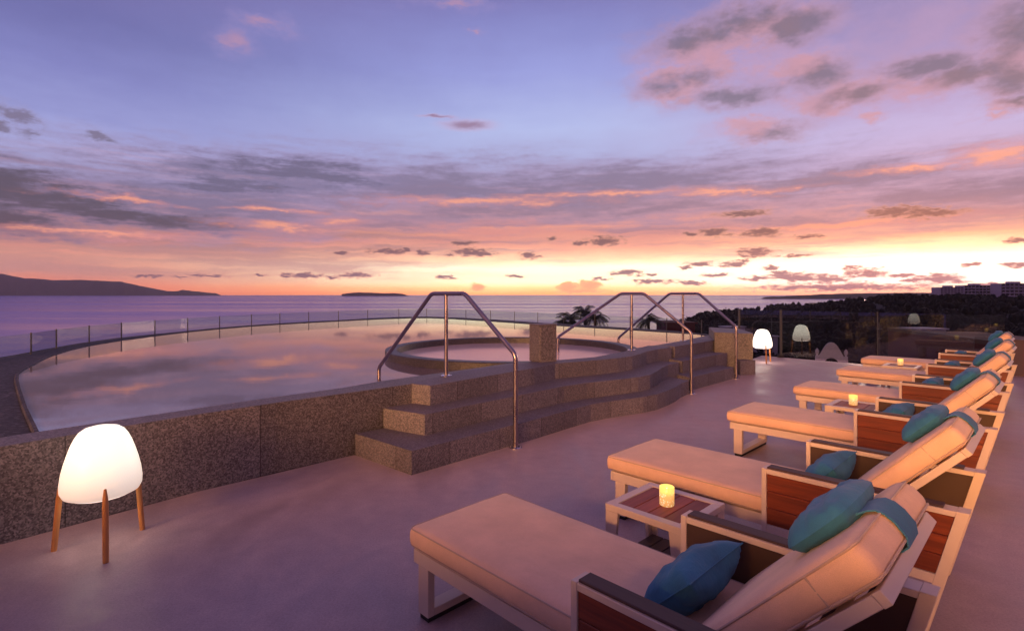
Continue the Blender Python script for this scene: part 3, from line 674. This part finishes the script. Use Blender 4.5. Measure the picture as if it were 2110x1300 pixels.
# ------------------------------------------------------------------ lamps
def floor_lamp(label, loc, rz, mat='shade'):
    t_ = thing('floor_lamp', label, 'floor lamp', loc, rz, 'glowing tripod floor lamps')
    pr = [(.0, .286), (.10, .284), (.165, .290), (.196, .305), (.211, .335), (.2125, .38), (.205, .44), (.192, .50), (.175, .56), (.157, .615), (.138, .658), (.118, .689), (.090, .710), (.048, .721), (.0, .723)]
    pr = [(r * .935 if r else .001, z * .93 + .047) for r, z in pr]
    mb = MB(); mb.lathe(pr, (0, 0, 0), 48); mb.build('shade', M_[mat], t_)
    for i in range(3):
        a = 2 * math.pi * i / 3; ca, sa = math.cos(a), math.sin(a)
        mb = MB(); n = 9; pts = []; rr = []
        for q in range(n):
            s = q / (n - 1); rad = .247 - .035 * s; z = .0 + .40 * s
            pts.append((rad * ca, rad * sa, z)); rr.append(.0155 - .009 * max(0, (s - .75) / .25) ** 2 if s > .1 else .0145)
        mb.tube(pts, rr, 12); leg = mb.build('leg', M_['legwood'], t_)
        mb = MB(); mb.lathe([(.014, -.002), (.014, .006)], (.247 * ca, .247 * sa, 0), 12); mb.build('foot', M_['rubber'], leg)
    return t_
floor_lamp('large glowing white tripod floor lamp with oak legs in front of the pool wall', (-2.432, 3.17, 0), math.atan2(3.004 - 3.17, -2.285 + 2.432))
floor_lamp('small distant glowing tripod floor lamp at the far corner by the glass', (5.47, 11.68, 0), math.atan2(11.16 - 11.68, 5.41 - 5.47), 'shade_bright')
TH = .7761; UD = Vector((math.sin(TH), -math.cos(TH))); VD = Vector((math.cos(TH), math.sin(TH)))
O1 = Vector((-.491, 2.519))
def lpos(u, v): return O1 + UD * u + VD * v
# unseen hotel wing added behind the camera; its windows supply the warm low light
q = lpos(0, -20)
hw = thing('added_hotel_wing', 'unseen pale hotel wing added behind the camera, its amber windows lighting the terrace', 'building', (q.x, q.y, 0), TH - math.pi / 2)
mb = MB(); mb.box((-2, -9, -15), (17, -.2, 9.2), .02); mb.build('wall', M_['white_wall'], hw)
mb = MB(); mb.box((-2.4, -9.4, 9.203), (17.4, .2, 9.5), .02); mb.build('roof', M_['white_wall'], hw)
for k in range(4):
    for z in (4.3, 6.7):
        x = 2.3 + k * 3.2
        mb = MB(); mb.box((x, -.199, z), (x + 2.5, -.12, z + 1.8), .0)
        mb.build('window', M_['wing_glow'], hw)  # added glowing pane, out of view
# unseen low parapet added to keep that light off the nearest lounger's side
pp = thing('parapet_wall', 'unseen low parapet added in front of the camera to shade the nearest lounger', 'wall', (0, 0, 0))
mb = MB(); mb.slab([(-4.4, .26), (.88, .26), (.88, .38), (-4.4, .38)], 0, 1.15); mb.build('wall_body', M_['added_parapet'], pp)

# ------------------------------------------------------------------ sun loungers
RZ = TH - math.pi / 2
W_ = .639; AO = .078
SL = Vector((.687, 0, .727)); SN = Vector((-.727, 0, .687)); SO = Vector((1.367, 0, .31))
MS = Matrix(((SL.x, 0, SN.x, SO.x), (SL.y, 1, SN.y, SO.y), (SL.z, 0, SN.z, SO.z), (0, 0, 0, 1)))
def loop_rect(x0, x1, y0, y1, z, r=.03):
    pts = []
    for (cx, cy, a0) in ((x1 - r, y1 - r, 0), (x0 + r, y1 - r, 90), (x0 + r, y0 + r, 180), (x1 - r, y0 + r, 270)):
        for k in range(5):
            a = R(a0 + k * 22.5); pts.append((cx + r * math.cos(a), cy + r * math.sin(a), z))
    return pts
def make_lounger():
    t_ = thing('sun_lounger', 'x', 'sun lounger')
    F = M_['frame']
    mb = MB()
    mb.box((.03, .012, .245), (1.70, .05, .306)).box((.03, W_ - .05, .245), (1.70, W_ - .012, .306))
    mb.box((.03, .052, .247), (.07, W_ - .052, .304)).box((1.66, .052, .247), (1.698, W_ - .052, .304))
    for k in range(8): mb.box((.16 + k * .15, .051, .285), (.22 + k * .15, W_ - .051, .300), 0)
    mb.build('bed_frame', F, t_)
    mb = MB(); mb.box((.066, .014, .024), (.142, .052, .244)).box((.066, W_ - .052, .024), (.142, W_ - .014, .244)).box((.066, .053, .024), (.142, W_ - .053, .058))
    mb.box((.068, .053, .226), (.140, W_ - .053, .243))
    leg = mb.build('leg', F, t_)
    mb = MB(); mb.box((.072, .02, 0), (.136, W_ - .02, .0235), .002); mb.build('foot_strip', M_['rubber'], leg)
    mb = MB(); mb.rbox((.0, .004, .310), (1.36, W_ - .004, .408), .03, 3, 12, .008, None, .002, 1)
    cu = mb.build('seat_cushion', M_['fabric'], t_)
    mb = MB()
    for z in (.322, .398): mb.tube(loop_rect(.002, 1.357, .006, W_ - .006, z), .0035, 5, closed=True)
    mb.build('piping', M_['piping'], cu)
    mb = MB()
    for y0 in (.012, W_ - .052): mb.box((.0, y0, -.032), (.70, y0 + .04, .0), .002, MS)
    mb.box((.701, .012, -.034), (.725, W_ - .012, .001), .002, MS)
    for k in range(4): mb.box((.08 + .16 * k, .053, -.02), (.14 + .16 * k, W_ - .053, -.006), 0, MS)
    mb.build('backrest_frame', F, t_)
    mb = MB(); mb.rbox((.05, .008, .006), (.752, W_ - .008, .106), .034, 4, 10, .010, MS, .003, 5)
    bc = mb.build('back_cushion', M_['fabric'], t_)
    mb = MB()
    for z in (.018, .094):
        mb.tube([MS @ Vector(p) for p in loop_rect(.052, .752, .011, W_ - .011, z)], .0035, 5, closed=True)
    mb.tube([MS @ Vector((.60, .0055, .02)), MS @ Vector((.60, .0055, .094))], .003, 5)
    mb.build('piping', M_['piping'], bc)
    mb = make_pillow(.108, .186, .050, 5, .12); Mh = MS @ Matrix.Translation((.612, .352, .146))
    mb.v = [tuple(Mh @ Vector(p)) for p in mb.v]
    hp = mb.build('headrest_pillow', M_['teal'], t_)
    # strap over the head end that carries the pillow
    mb = MB(); path = [(.695, .121), (.712, .1165), (.730, .1125), (.748, .1035), (.7585, .086), (.7625, .06), (.759, .024), (.744, .0035), (.70, .0025)]
    n = len(path)
    for (s, h) in path:
        for y in (.262, .385): mb.v.append(MS @ Vector((s, y, h)))
    k0 = len(mb.v)
    for i, (s, h) in enumerate(path):
        a = path[max(0, i - 1)]; b = path[min(n - 1, i + 1)]; d = Vector((b[0] - a[0], b[1] - a[1])).normalized()
        for y in (.262, .385): mb.v.append(MS @ Vector((s - d.y * .004, y, h + d.x * .004)))
    for i in range(n - 1):
        a = 2 * i
        mb.f += [(a, a + 1, a + 3, a + 2), (k0 + a, k0 + a + 2, k0 + a + 3, k0 + a + 1), (a, a + 2, k0 + a + 2, k0 + a), (a + 1, k0 + a + 1, k0 + a + 3, a + 3)]
        mb.s += [True, True, False, False]
    mb.build('strap', M_['teal'], hp)
    mb_ = None
    for side in (0, 1):
        y0, y1 = (-AO, 0.0) if side == 0 else (W_, W_ + AO)
        ux = lambda z: 1.745 + .143 * z / .583
        mb = MB()
        mb.prism([(1.049, .243), (1.073, .243), (1.073, .583), (1.049, .583)], y0, y1, 'y', .0015)
        mb.prism([(1.0735, .557), (ux(.557) - .0425, .557), (ux(.581) - .0425, .581), (1.0735, .581)], y0 + .001, y1 - .001, 'y', .0015)
        mb.prism([(1.0735, .25), (ux(.25) - .0425, .25), (ux(.292) - .0425, .292), (1.0735, .292)], y0 + .002, y1 - .002, 'y', .0015)
        mb.prism([(1.703, .012), (1.745, .012), (ux(.583), .583), (ux(.583) - .042, .583)], y0, y1, 'y', .0015)
        ar = mb.build('armrest', F, t_)
        mb = MB(); mb.box((1.700, y0 + .012, 0), (1.735, y1 - .012, .0118), .001); mb.build('foot', M_['rubber'], ar)
        out = (y0 + .006, y0 + .020) if side == 0 else (y1 - .020, y1 - .006)
        inn = (y1 - .016, y1 - .006) if side == 0 else (y0 + .006, y0 + .016)
        mb = MB(); zz = [.293, .380, .468, .556]
        for a, b in zip(zz, zz[1:]):
            mb.prism([(1.074, a + .001), (ux(a) - .0435, a + .001), (ux(b) - .0435, b - .002), (1.074, b - .002)], out[0], out[1], 'y', .002)
        mb.build('wood_panel', M_['wood'], ar)
        mb = MB(); mb.prism([(1.074, .293), (ux(.293) - .0435, .293), (ux(.556) - .0435, .556), (1.074, .556)], inn[0], inn[1], 'y'); mb.build('inner_panel', M_['panel'], ar)
        mb = MB(); mb.box((1.074, y0 + .008, .5815), (1.80, y1 - .008, .592), .002); mb.build('arm_pad', M_['pad'], ar)
        for (x, z) in ((ux(.23) - .02, .23),):
            mb = MB(); yy = y0 - .004 if side == 0 else y1
            mb.box((x - .007, yy, z - .007), (x + .007, yy + .004, z + .007), .001); mb.build('bolt_cap', M_['rubber'], ar)
    return t_
def make_pillow(hx=.128, h=.195, T=.080, sd=0, rnd=0.0):
    """sewn pillow with pointed corners, lying flat about its middle"""
    mb = MB(); n = 26
    for sgn in (1, -1):
        o = len(mb.v)
        for i in range(n + 1):
            for j in range(n + 1):
                x = -1 + 2 * i / n; y = -1 + 2 * j / n
                px = hx * x * (1 - .10 * (1 - abs(y) ** 2) * abs(x) ** 3); py = h * y * (1 - .10 * (1 - abs(x) ** 2) * abs(y) ** 3)
                k = max(0, (1 - x ** 4) * (1 - y ** 4)) ** .5 * (.72 + .28 * math.cos(x * 1.4) * math.cos(y * 1.4))
                cr = .0
                rc = min(math.hypot(1 - abs(x), 1 - abs(y)), 1)
                cr = .008 * math.sin(math.atan2(1 - abs(x), 1 - abs(y)) * 9) * max(0, 1 - rc * 1.3) + .014 * mnoise.noise(Vector((x * 2.3 + sd, y * 2.3, sgn * 4))) + .006 * mnoise.noise(Vector((x * 6.5 + sd, y * 3.5, sgn * 7)))
                if rnd:
                    q_ = 1 - rnd * x * x * y * y; px = hx * x * q_; py = h * y * q_
                mb.v.append((px, py, sgn * (T * k + (cr * k))))
        for i in range(n):
            for j in range(n):
                f = (o + i * (n + 1) + j, o + (i + 1) * (n + 1) + j, o + (i + 1) * (n + 1) + j + 1, o + i * (n + 1) + j + 1)
                mb.f.append(f if sgn > 0 else f[::-1]); mb.s.append(True)
    # seam piping round the edge
    return mb
def pillow_thing():
    t_ = thing('throw_pillow', 'x', 'pillow')
    mb = make_pillow(); body = mb.build('cover', M_['teal'], t_)
    n = 20; hx = .129; h = .196; loop = []
    for (sx, ax) in ((1, 0), (1, 1), (-1, 0), (-1, 1)):
        for q in range(n):
            w = -1 + 2 * q / n
            if ax == 0: x, y = (sx, w * sx)
            else: x, y = (-w * sx, sx)
            loop.append((hx * x * (1 - .10 * (1 - y * y) * abs(x) ** 3), h * y * (1 - .10 * (1 - x * x) * abs(y) ** 3), 0))
    mb = MB(); mb.tube(loop, .003, 5, closed=True); mb.build('piping', M_['teal'], t_)
    return t_
LP = [(-.491, 2.519), (.636, 3.623), (2.001, 4.999), (3.325, 6.336), (4.691, 7.745), (5.913, 9.071)]
LL = ['nearest beige sun lounger, cut off by the bottom edge of the picture', 'beige sun lounger between the nearest candle table and the open gap, second from the camera',
      'third beige sun lounger from the camera, its front leg loop standing on open deck', 'beige sun lounger just behind the middle candle table, fourth from the camera',
      'beige sun lounger in front of the farthest candle table, fifth from the camera', 'farthest beige sun lounger, behind the last candle table by the glass balustrade']
PL = ['teal throw pillow on the nearest lounger', 'teal throw pillow on the second lounger from the camera, behind the nearest candle table', 'teal throw pillow on the third lounger, in front of the middle candle table',
      'teal throw pillow on the fourth lounger, behind the middle candle table', 'teal throw pillow on the fifth lounger, in front of the farthest candle table', 'teal throw pillow on the farthest lounger by the glass']
lounger = make_lounger(); pil = pillow_thing()
rng = random.Random(3)
for i, (x, y) in enumerate(LP):
    o = lounger if i == 0 else copy_tree(lounger)
    o.location = (x, y, 0); o.rotation_euler = (0, 0, RZ)
    o['label'] = LL[i]; o['category'] = 'sun lounger'; o['group'] = 'sun loungers in a row on the terrace'
    q = pil if i == 0 else copy_tree(pil)
    # pillow frame: local x up the slope, local y across the lounger, local z its face
    tl = R(46 + rng.uniform(-3, 3)); v = .36 + rng.uniform(-.015, .015)
    up = Vector((math.cos(tl), 0, math.sin(tl))); fa = Vector((-math.sin(tl), 0, math.cos(tl)))
    Ml = Matrix(((up.x, 0, fa.x, 1.243), (0, 1, 0, v), (up.z, 0, fa.z, .497), (0, 0, 0, 1)))
    q.matrix_world = Matrix.Translation((x, y, 0)) @ Matrix.Rotation(RZ, 4, 'Z') @ Ml @ Matrix.Rotation(R(rng.uniform(-4, 4)), 4, 'Z')
    q['label'] = PL[i]; q['category'] = 'pillow'; q['group'] = 'teal throw pillows on the loungers'

# ------------------------------------------------------------------ side tables and candles
def make_table():
    t_ = thing('side_table', 'x', 'side table'); h = .222; z = .40; F = M_['frame']
    mb = MB(); b = .048
    mb.box((-h, -h, z - .035), (h, -h + b, z)).box((-h, h - b, z - .035), (h, h, z))
    mb.box((-h, -h + b + .0005, z - .034), (-h + b, h - b - .0005, z - .001)).box((h - b, -h + b + .0005, z - .034), (h, h - b - .0005, z - .001))
    mb.build('top_frame', F, t_)
    mb = MB(); n = 4; w = 2 * (h - b - .002) / n
    for k in range(n): mb.box((-h + b + .002 + k * w + .0025, -h + b + .002, z - .022), (-h + b + .002 + (k + 1) * w - .0025, h - b - .002, z - .004), .002)
    mb.build('table_top', M_['tablewood'], t_)
    mb = MB(); n = 5; w = 2 * (h - .03) / n
    for k in range(n): mb.box((-h + .03 + k * w + .003, -h + .03, .10), (-h + .03 + (k + 1) * w - .003, h - .03, .118), .002)
    mb.build('shelf', M_['shelfwood'], t_)
    for sx in (-1, 1):
        for sy in (-1, 1):
            mb = MB()
            x0, x1, x2 = (h - .001) * sx, (h - .078) * sx, (h - .04) * sx
            y0 = (h - .001) * sy; y1 = (h - .022) * sy
            mb.prism([(x0, 0.006), (x0, z - .0355), (x1, z - .0355), (x2, 0.006)], min(y0, y1), max(y0, y1), 'y', .0015)
            # the return flange, so the leg is an angle section
            ya, yb, yc = (h - .0225) * sy, (h - .078) * sy, (h - .04) * sy
            bm = bmesh.new()
            pp = [(ya, .006), (ya, z - .0355), (yb, z - .0355), (yc, .006)]; xa, xb = sorted(((h - .002) * sx, (h - .022) * sx))
            lo = [bm.verts.new((xa, p[0], p[1])) for p in pp]; hi = [bm.verts.new((xb, p[0], p[1])) for p in pp]
            bm.faces.new(lo); bm.faces.new(hi[::-1])
            for i in range(4): bm.faces.new((lo[i], lo[(i + 1) % 4], hi[(i + 1) % 4], hi[i]))
            bmesh.ops.recalc_face_normals(bm, faces=bm.faces[:]); mb.bm(bm)
            mb.build('leg', F, t_)
    return t_
def make_candle():
    t_ = thing('candle', 'x', 'candle'); r = .038; hh = .098
    mb = MB(); mb.lathe([(.02, 0.0), (r - .003, .001), (r, .006), (r, hh - .002), (r - .002, hh), (r - .005, hh - .002), (r - .005, .02), (.01, .018)], (0, 0, 0), 32); mb.build('glass_holder', M_['candle'], t_)
    mb = MB(); mb.lathe([(r - .007, .021), (r - .007, .05), (.004, .052)], (0, 0, 0), 20); mb.build('wax', M_['candle'], t_)
    mb = MB(); mb.lathe([(.001, .056), (.006, .064), (.005, .075), (.001, .09)], (0, 0, 0), 12); mb.build('flame', M_['flame'], t_)
    return t_
table = make_table(); cand = make_candle()
TB = [(0, .698, 1.13, .715, 1.12), (2, .78, 1.20, .752, 1.20), (4, .575, 1.24, .555, 1.27)]
TL = ['square side table with wooden top, between the two nearest loungers', 'square side table with wooden top, between the third and fourth loungers', 'small far side table, between the two farthest loungers']
CL = ['brightest yellow candle in a patterned glass on the nearest side table', 'glowing candle on the middle side table', 'smallest glowing candle, on the farthest side table']
for i, (l, u, v, cu, cv) in enumerate(TB):
    o = table if i == 0 else copy_tree(table)
    q = Vector(LP[l]) + UD * u + VD * v; o.location = (q.x, q.y, 0); o.rotation_euler = (0, 0, RZ)
    o['label'] = TL[i]; o['category'] = 'side table'; o['group'] = 'side tables between the loungers'
    c_ = cand if i == 0 else copy_tree(cand)
    q = Vector(LP[l]) + UD * cu + VD * cv; c_.location = (q.x, q.y, .397); c_.rotation_euler = (0, 0, i * 1.1)
    c_['label'] = CL[i]; c_['category'] = 'candle'; c_['group'] = 'candles on the side tables'

# ------------------------------------------------------------------ land behind the terrace
def at(px, d, z=None, py=None):
    """ground plan point in the direction of a picture column at depth d (metres)"""
    return Vector(((px - 1055) / 1101.6 * d, d, 0))
def leaf_cloud(mb, c, rad, n, size, rg, flat=.8):
    """leaf-sized faces spread through an uneven ellipsoid"""
    for _ in range(n):
        while True:
            p = Vector((rg.uniform(-1, 1), rg.uniform(-1, 1), rg.uniform(-1, 1)))
            if .25 < p.length < 1: break
        p = p * (1 + .35 * mnoise.noise(p * 2.2 + Vector(c)))
        q = Vector(c) + Vector((p.x * rad[0], p.y * rad[1], p.z * rad[2]))
        a = Vector((rg.gauss(0, 1), rg.gauss(0, 1), rg.gauss(0, 1))).normalized(); b = a.cross(Vector((rg.gauss(0, 1), rg.gauss(0, 1), rg.gauss(0, 1)))).normalized()
        s = size * rg.uniform(.6, 1.3)
        mb.add([q - a * s, q + b * s * .5, q + a * s, q - b * s * .5], [(0, 1, 2, 3)])
def make_tree(i):
    rg = random.Random(20 + i); t_ = thing('broadleaf_tree', 'x', 'tree')
    H_ = 8 + i; mb = MB()
    mb.tube([(0, 0, -1), (.1, 0, H_ * .25), (.25, .1, H_ * .5), (.2, .2, H_ * .72)], [.28, .22, .16, .08], 7)
    for k in range(5):
        a = rg.uniform(0, 6.28); z = H_ * rg.uniform(.35, .6); L = rg.uniform(1.5, 2.8)
        mb.tube([(.2, .1, z), (.2 + L * .6 * math.cos(a), .1 + L * .6 * math.sin(a), z + L * .5), (.2 + L * math.cos(a), L * math.sin(a), z + L)], [.1, .07, .03], 5)
    mb.build('trunk', M_['bark'], t_)
    mb = MB()
    for k in range(11):
        a = rg.uniform(0, 6.28); rr = rg.uniform(.4, 2.6); s = rg.uniform(.9, 1.7)
        leaf_cloud(mb, (rr * math.cos(a), rr * math.sin(a), H_ * rg.uniform(.5, .92)), (s * 1.2, s * 1.2, s * .8), 130, .22, rg)
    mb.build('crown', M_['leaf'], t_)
    return t_
protos = [make_tree(i) for i in range(4)]
def make_palm(i):
    rg = random.Random(50 + i); t_ = thing('palm_tree', 'x', 'palm'); H_ = 12.0
    mb = MB(); lean = rg.uniform(-.8, .8)
    mb.tube([(lean * (k / 6) ** 2, 0, -1 + (H_ + 1) * k / 6) for k in range(7)], [.24, .2, .18, .17, .16, .16, .17], 8)
    mb.build('trunk', M_['bark'], t_)
    mb = MB(); top = Vector((lean, 0, H_))
    for k in range(20):
        a = 2 * math.pi * k / 20 + rg.uniform(-.15, .15); el = rg.uniform(-.1, 1.25); L = rg.uniform(1.9, 2.6)
        d = Vector((math.cos(a), math.sin(a), 0)); prev = top; ang_ = el; n = 9
        for s in range(n):
            nx = prev + (d * math.cos(ang_) + Vector((0, 0, 1)) * math.sin(ang_)) * (L / n); ang_ -= .22
            side = d.cross(Vector((0, 0, 1)))
            wv = .62 * math.sin(math.pi * (s + .8) / (n + 1)) ** .7
            for sg in (-1, 1):
                for h in (0, .5):
                    b0 = prev.lerp(nx, h); tip = b0 + side * sg * wv + d * wv * .35 - Vector((0, 0, wv * .55))
                    mb.add([b0, prev.lerp(nx, h + .38), tip], [(0, 1, 2)])
            mb.add([prev + side * .02, prev - side * .02, nx - side * .02, nx + side * .02], [(0, 1, 2, 3)])
            prev = nx
    mb.build('crown', M_['palm'], t_)
    return t_
PX = [(1178, 62, -1.15, 'left palm crown of the clump between the pillar and the middle handrail'), (1206, 66, -.55, 'tallest palm of the clump just right of the stone pillar'), (1238, 60, -.85, 'right palm of the clump beside the stone pillar'), (1338, 64, -1.35, 'lone palm seen under the crossing handrails'), (1160, 70, -2.0, 'lowest palm of the clump, peeping over the pool edge')]
for i, (px, d, zt, lab) in enumerate(PX):
    o = make_palm(i); p = at(px, d); o.location = (p.x, p.y, zt - 12.4); o.rotation_euler = (0, 0, i * 1.3)
    o['label'] = lab; o['category'] = 'palm'; o['group'] = 'palms beyond the pool edge'

rg = random.Random(11)
spots = []
while len(spots) < 120:
    d = 26 * (7.5 ** rg.random()); px = rg.uniform(1360, 2140)
    if (px < 1560 and d < 60): continue
    if 1650 < px < 1790 and 26 < d < 48: continue
    if 1750 < px < 2150 and 36 < d < 66: continue
    az = math.degrees(math.atan((px - 1055) / 1101.6))
    if math.hypot((px - 1055) / 1101.6 * d, d) > interp(az, coast) - 20: continue
    p = at(px, d)
    if any((p - q).length < 2.5 for q, _ in spots): continue
    spots.append((p, px))
for i, (p, px) in enumerate(spots):
    o = protos[i] if i < 4 else copy_tree(protos[rg.randrange(4)])
    az = math.degrees(math.atan2(p.x, p.y)); r = p.length
    s = rg.uniform(.75, 1.15)
    o.location = (p.x, p.y, ground_z(az, r) - .3); o.rotation_euler = (0, 0, rg.uniform(0, 6.28)); o.scale = (s, s, s * rg.uniform(.85, 1.05))
    o['label'] = 'dark bushy broadleaf tree in the gardens below the terrace'; o['category'] = 'tree'; o['group'] = 'dark trees below the terrace'

# far wood that reads as one mass
rg = random.Random(5); mb = MB(); cnt = 0
while cnt < 3600:
    r = 150 * (9.0 ** rg.random()); az = rg.uniform(8, 60)
    if r > interp(az, coast) - 6: continue
    z = ground_z(az, r)
    if z < SEA + 2: continue
    s = rg.uniform(2.4, 4.2); hh = rg.uniform(4.5, 7.5)
    c0 = (r * math.sin(R(az)), r * math.cos(R(az)), z + hh * .55)
    o0 = len(mb.v); kk = 7
    for (f, zz) in ((.55, -.9), (.92, -.3), (.85, .25), (.45, .72)):
        for q in range(kk):
            a = 2 * math.pi * q / kk; w = f * s * rg.uniform(.75, 1.1); mb.v.append((c0[0] + w * math.cos(a), c0[1] + w * math.sin(a), c0[2] + hh * .6 * (zz + rg.uniform(-.12, .12))))
    for a in range(3):
        for q in range(kk): mb.f.append((o0 + a * kk + q, o0 + a * kk + (q + 1) % kk, o0 + (a + 1) * kk + (q + 1) % kk, o0 + (a + 1) * kk + q)); mb.s.append(False)
    mb.f.append(tuple(o0 + 3 * kk + q for q in range(kk))); mb.s.append(False)
    leaf_cloud(mb, c0, (s, s, hh * .62), 26 if r < 500 else 16, .9, rg); cnt += 1
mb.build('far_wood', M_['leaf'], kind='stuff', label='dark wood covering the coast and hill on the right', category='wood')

# red-walled wing with a pale coping
wa, wb = Vector((43.0, 59.8)), Vector((39.4, 44.0)); wc = Vector((40.0, 62.0))
rb = thing('red_building', 'dark red flat-roofed building below the terrace with a pale coping', 'building', (0, 0, 0))
dn = (wb - wa).normalized(); nr = Vector((-dn.y, dn.x)); nr = nr if nr.x > 0 else -nr
w0 = wa - dn * 2.0; w1_ = wb + dn * 10
mb = MB(); mb.slab([tuple(w0), tuple(w1_), tuple(w1_ + nr * 9), tuple(w0 + nr * 9)], -16, -2.75); mb.build('wall', M_['red_wall'], rb)
mb = MB(); mb.slab([tuple(w0 - nr * .12), tuple(w1_ - nr * .12), tuple(w1_ + nr * 1.1), tuple(w0 + nr * 1.1)], -2.74, -2.38); mb.build('coping', M_['hill'], rb)
rb2 = thing('red_building', 'small dark red house whose wall shows behind the far handrail foot', 'building', (0, 0, 0))
p = at(1395, 85); mb = MB(); mb.box((p.x - 2.2, p.y - 2, -17), (p.x + 2.2, p.y + 4, -3.2), .02); mb.build('wall', M_['red_wall'], rb2)
mb = MB(); mb.box((p.x - 2.5, p.y - 2.3, -3.19), (p.x + 2.5, p.y + 4.3, -2.95), .02); mb.build('roof', M_['red_wall'], rb2)
# bell gable
g_ = thing('bell_gable', 'pale curved bell gable with an arched opening and two finials beyond the glass', 'bell gable', tuple(at(1713, 40)), R(-28))
prof_ = []
ol = [(-1.05, -13), (-1.05, -3.35), (-.88, -3.3), (-.72, -3.05), (-.52, -2.62), (-.36, -2.35), (-.2, -2.2), (0, -2.15), (.2, -2.2), (.36, -2.35), (.52, -2.62), (.72, -3.05), (.88, -3.3), (1.05, -3.35), (1.05, -13)]
arch = [(.52, -13), (.52, -3.9)] + [(.52 * math.cos(R(a)), -3.9 + .62 * math.sin(R(a))) for a in range(15, 180, 15)] + [(-.52, -3.9), (-.52, -13)]
mb = MB(); mb.prism(ol + arch, -.22, .22, 'y'); mb.build('gable_wall', M_['white_wall'], g_)
for sx in (-1, 1):
    mb = MB(); mb.lathe([(.11, -3.35), (.13, -3.2), (.06, -3.1), (.12, -2.95), (.13, -2.8), (.06, -2.66), (.002, -2.6)], (sx * .93, 0, 0), 12); mb.build('finial', M_['white_wall'], g_)
mb = MB(); mb.box((-1.2, -.3, -3.4), (-.45, .3, -3.33), .01); 
# utility poles
for i, (px, d, zt, lab) in enumerate([(1611, 70, -1.4, 'thin grey utility pole with crossarms behind the far lamp'), (1590, 110, -3.5, 'smaller utility pole with a lit crossarm left of the glass post'), (1812, 75, -2.6, 'utility pole with one crossarm in the dark gardens at the right')]):
    p = at(px, d); u_ = thing('utility_pole', lab, 'pole', (p.x, p.y, 0), .3 * i)
    mb = MB(); mb.tube([(0, 0, -22), (0, 0, zt)], [.13, .09], 8); mb.build('pole', M_['postlight'], u_)
    mb = MB(); mb.box((-.9, -.05, zt - .9), (.9, .05, zt - .8), .01); mb.build('crossarm', M_['postlight'], u_)
    mb = MB(); mb.box((-.55, -.06, zt - 2.3), (.55, .06, zt - 2.15), .01); mb.build('crossarm', M_['postlight'], u_)
# flat roofs in the gardens
for i, (px, d, w, z, lab) in enumerate([(1905, 120, 7, -6.2, 'low house with a pale flat roof among the dark trees at the right'), (1575, 160, 6, -11, 'low grey house roof by the shore behind the glass post'), (1510, 230, 9, -12.5, 'long low house on the shore left of the far lamp')]):
    p = at(px, d); h_ = thing('low_house', lab, 'house', (p.x, p.y, 0), .2)
    mb = MB(); mb.box((-w / 2, -2, -22), (w / 2, 3, z - .3), .02); wl = mb.build('wall', M_['condo'], h_)
    mb = MB(); mb.box((-w / 2 - .4, -2.4, z - .29), (w / 2 + .4, 3.4, z), .02); mb.build('roof', M_['white_wall'], h_)

# hilltop apartment blocks
def condo(label, px0, px1, py0, py1, d, floors, bays):
    x0, x1 = (px0 - 1055) / 1101.6 * d, (px1 - 1055) / 1101.6 * d
    z1, z0 = 1.5 + (605 - py0) / 1101.6 * d, 1.5 + (605 - py1) / 1101.6 * d
    t_ = thing('apartment_block', label, 'apartment block', (x0, d, 0)); w = x1 - x0
    mb = MB(); mb.box((0, 0, z0 - 14), (w, 14, z1), .05)
    fh = (z1 - z0) / floors
    for k in range(floors + 1): mb.box((-.4, -1.6, z0 + k * fh - .28), (w + .4, -.003, z0 + k * fh), 0)
    mb.build('wall', M_['condo'], t_)
    mb = MB(); mb.box((w * .3, 3, z1 + .003), (w * .62, 8, z1 + 2.2), .02); mb.build('roof_house', M_['condo'], t_)
    base = None; bw = w / bays
    for k in range(floors):
        for j in range(bays):
            if base is None:
                mb = MB(); mb.box((.14 * bw, -.10, .25), (.86 * bw, -.004, fh - .5), 0); base = mb.build('window', M_['window'], t_); o = base
            else:
                o = base.copy(); COL.objects.link(o)
            o.location = (j * bw, 0, z0 + k * fh)
    mb = MB()
    for k in range(floors):
        mb.box((0, -1.58, z0 + k * fh + .002), (w, -1.5, z0 + k * fh + .85), 0)
    mb.build('balcony_rail', M_['condo'], t_)
condo('pale lilac apartment block on the hilltop, leftmost and lowest of the three', 1938, 1986, 592, 609, 640, 4, 7)
condo('middle hilltop apartment block with a roof house', 1987, 2048, 588, 611, 650, 4, 8)
condo('tallest dark hilltop apartment block, at the right edge of the picture', 2063, 2135, 584, 617, 620, 5, 8)

# evening haze over the bay
mb = MB(); mb.box((-12600, -12600, -36), (12600, 12600, 420), 0)
hz, N, b = new_mat('evening_haze'); N.n.remove(b)
pv = N.n.new('ShaderNodeVolumePrincipled'); pv.inputs['Color'].default_value = (.92, .80, .82, 1); pv.inputs['Density'].default_value = 4.4e-5; pv.inputs['Anisotropy'].default_value = .45
N.l.new(pv.outputs[0], N.n['Material Output'].inputs['Volume'])
mb.build('haze', hz, kind='stuff')
S.cycles.volume_bounces = 0
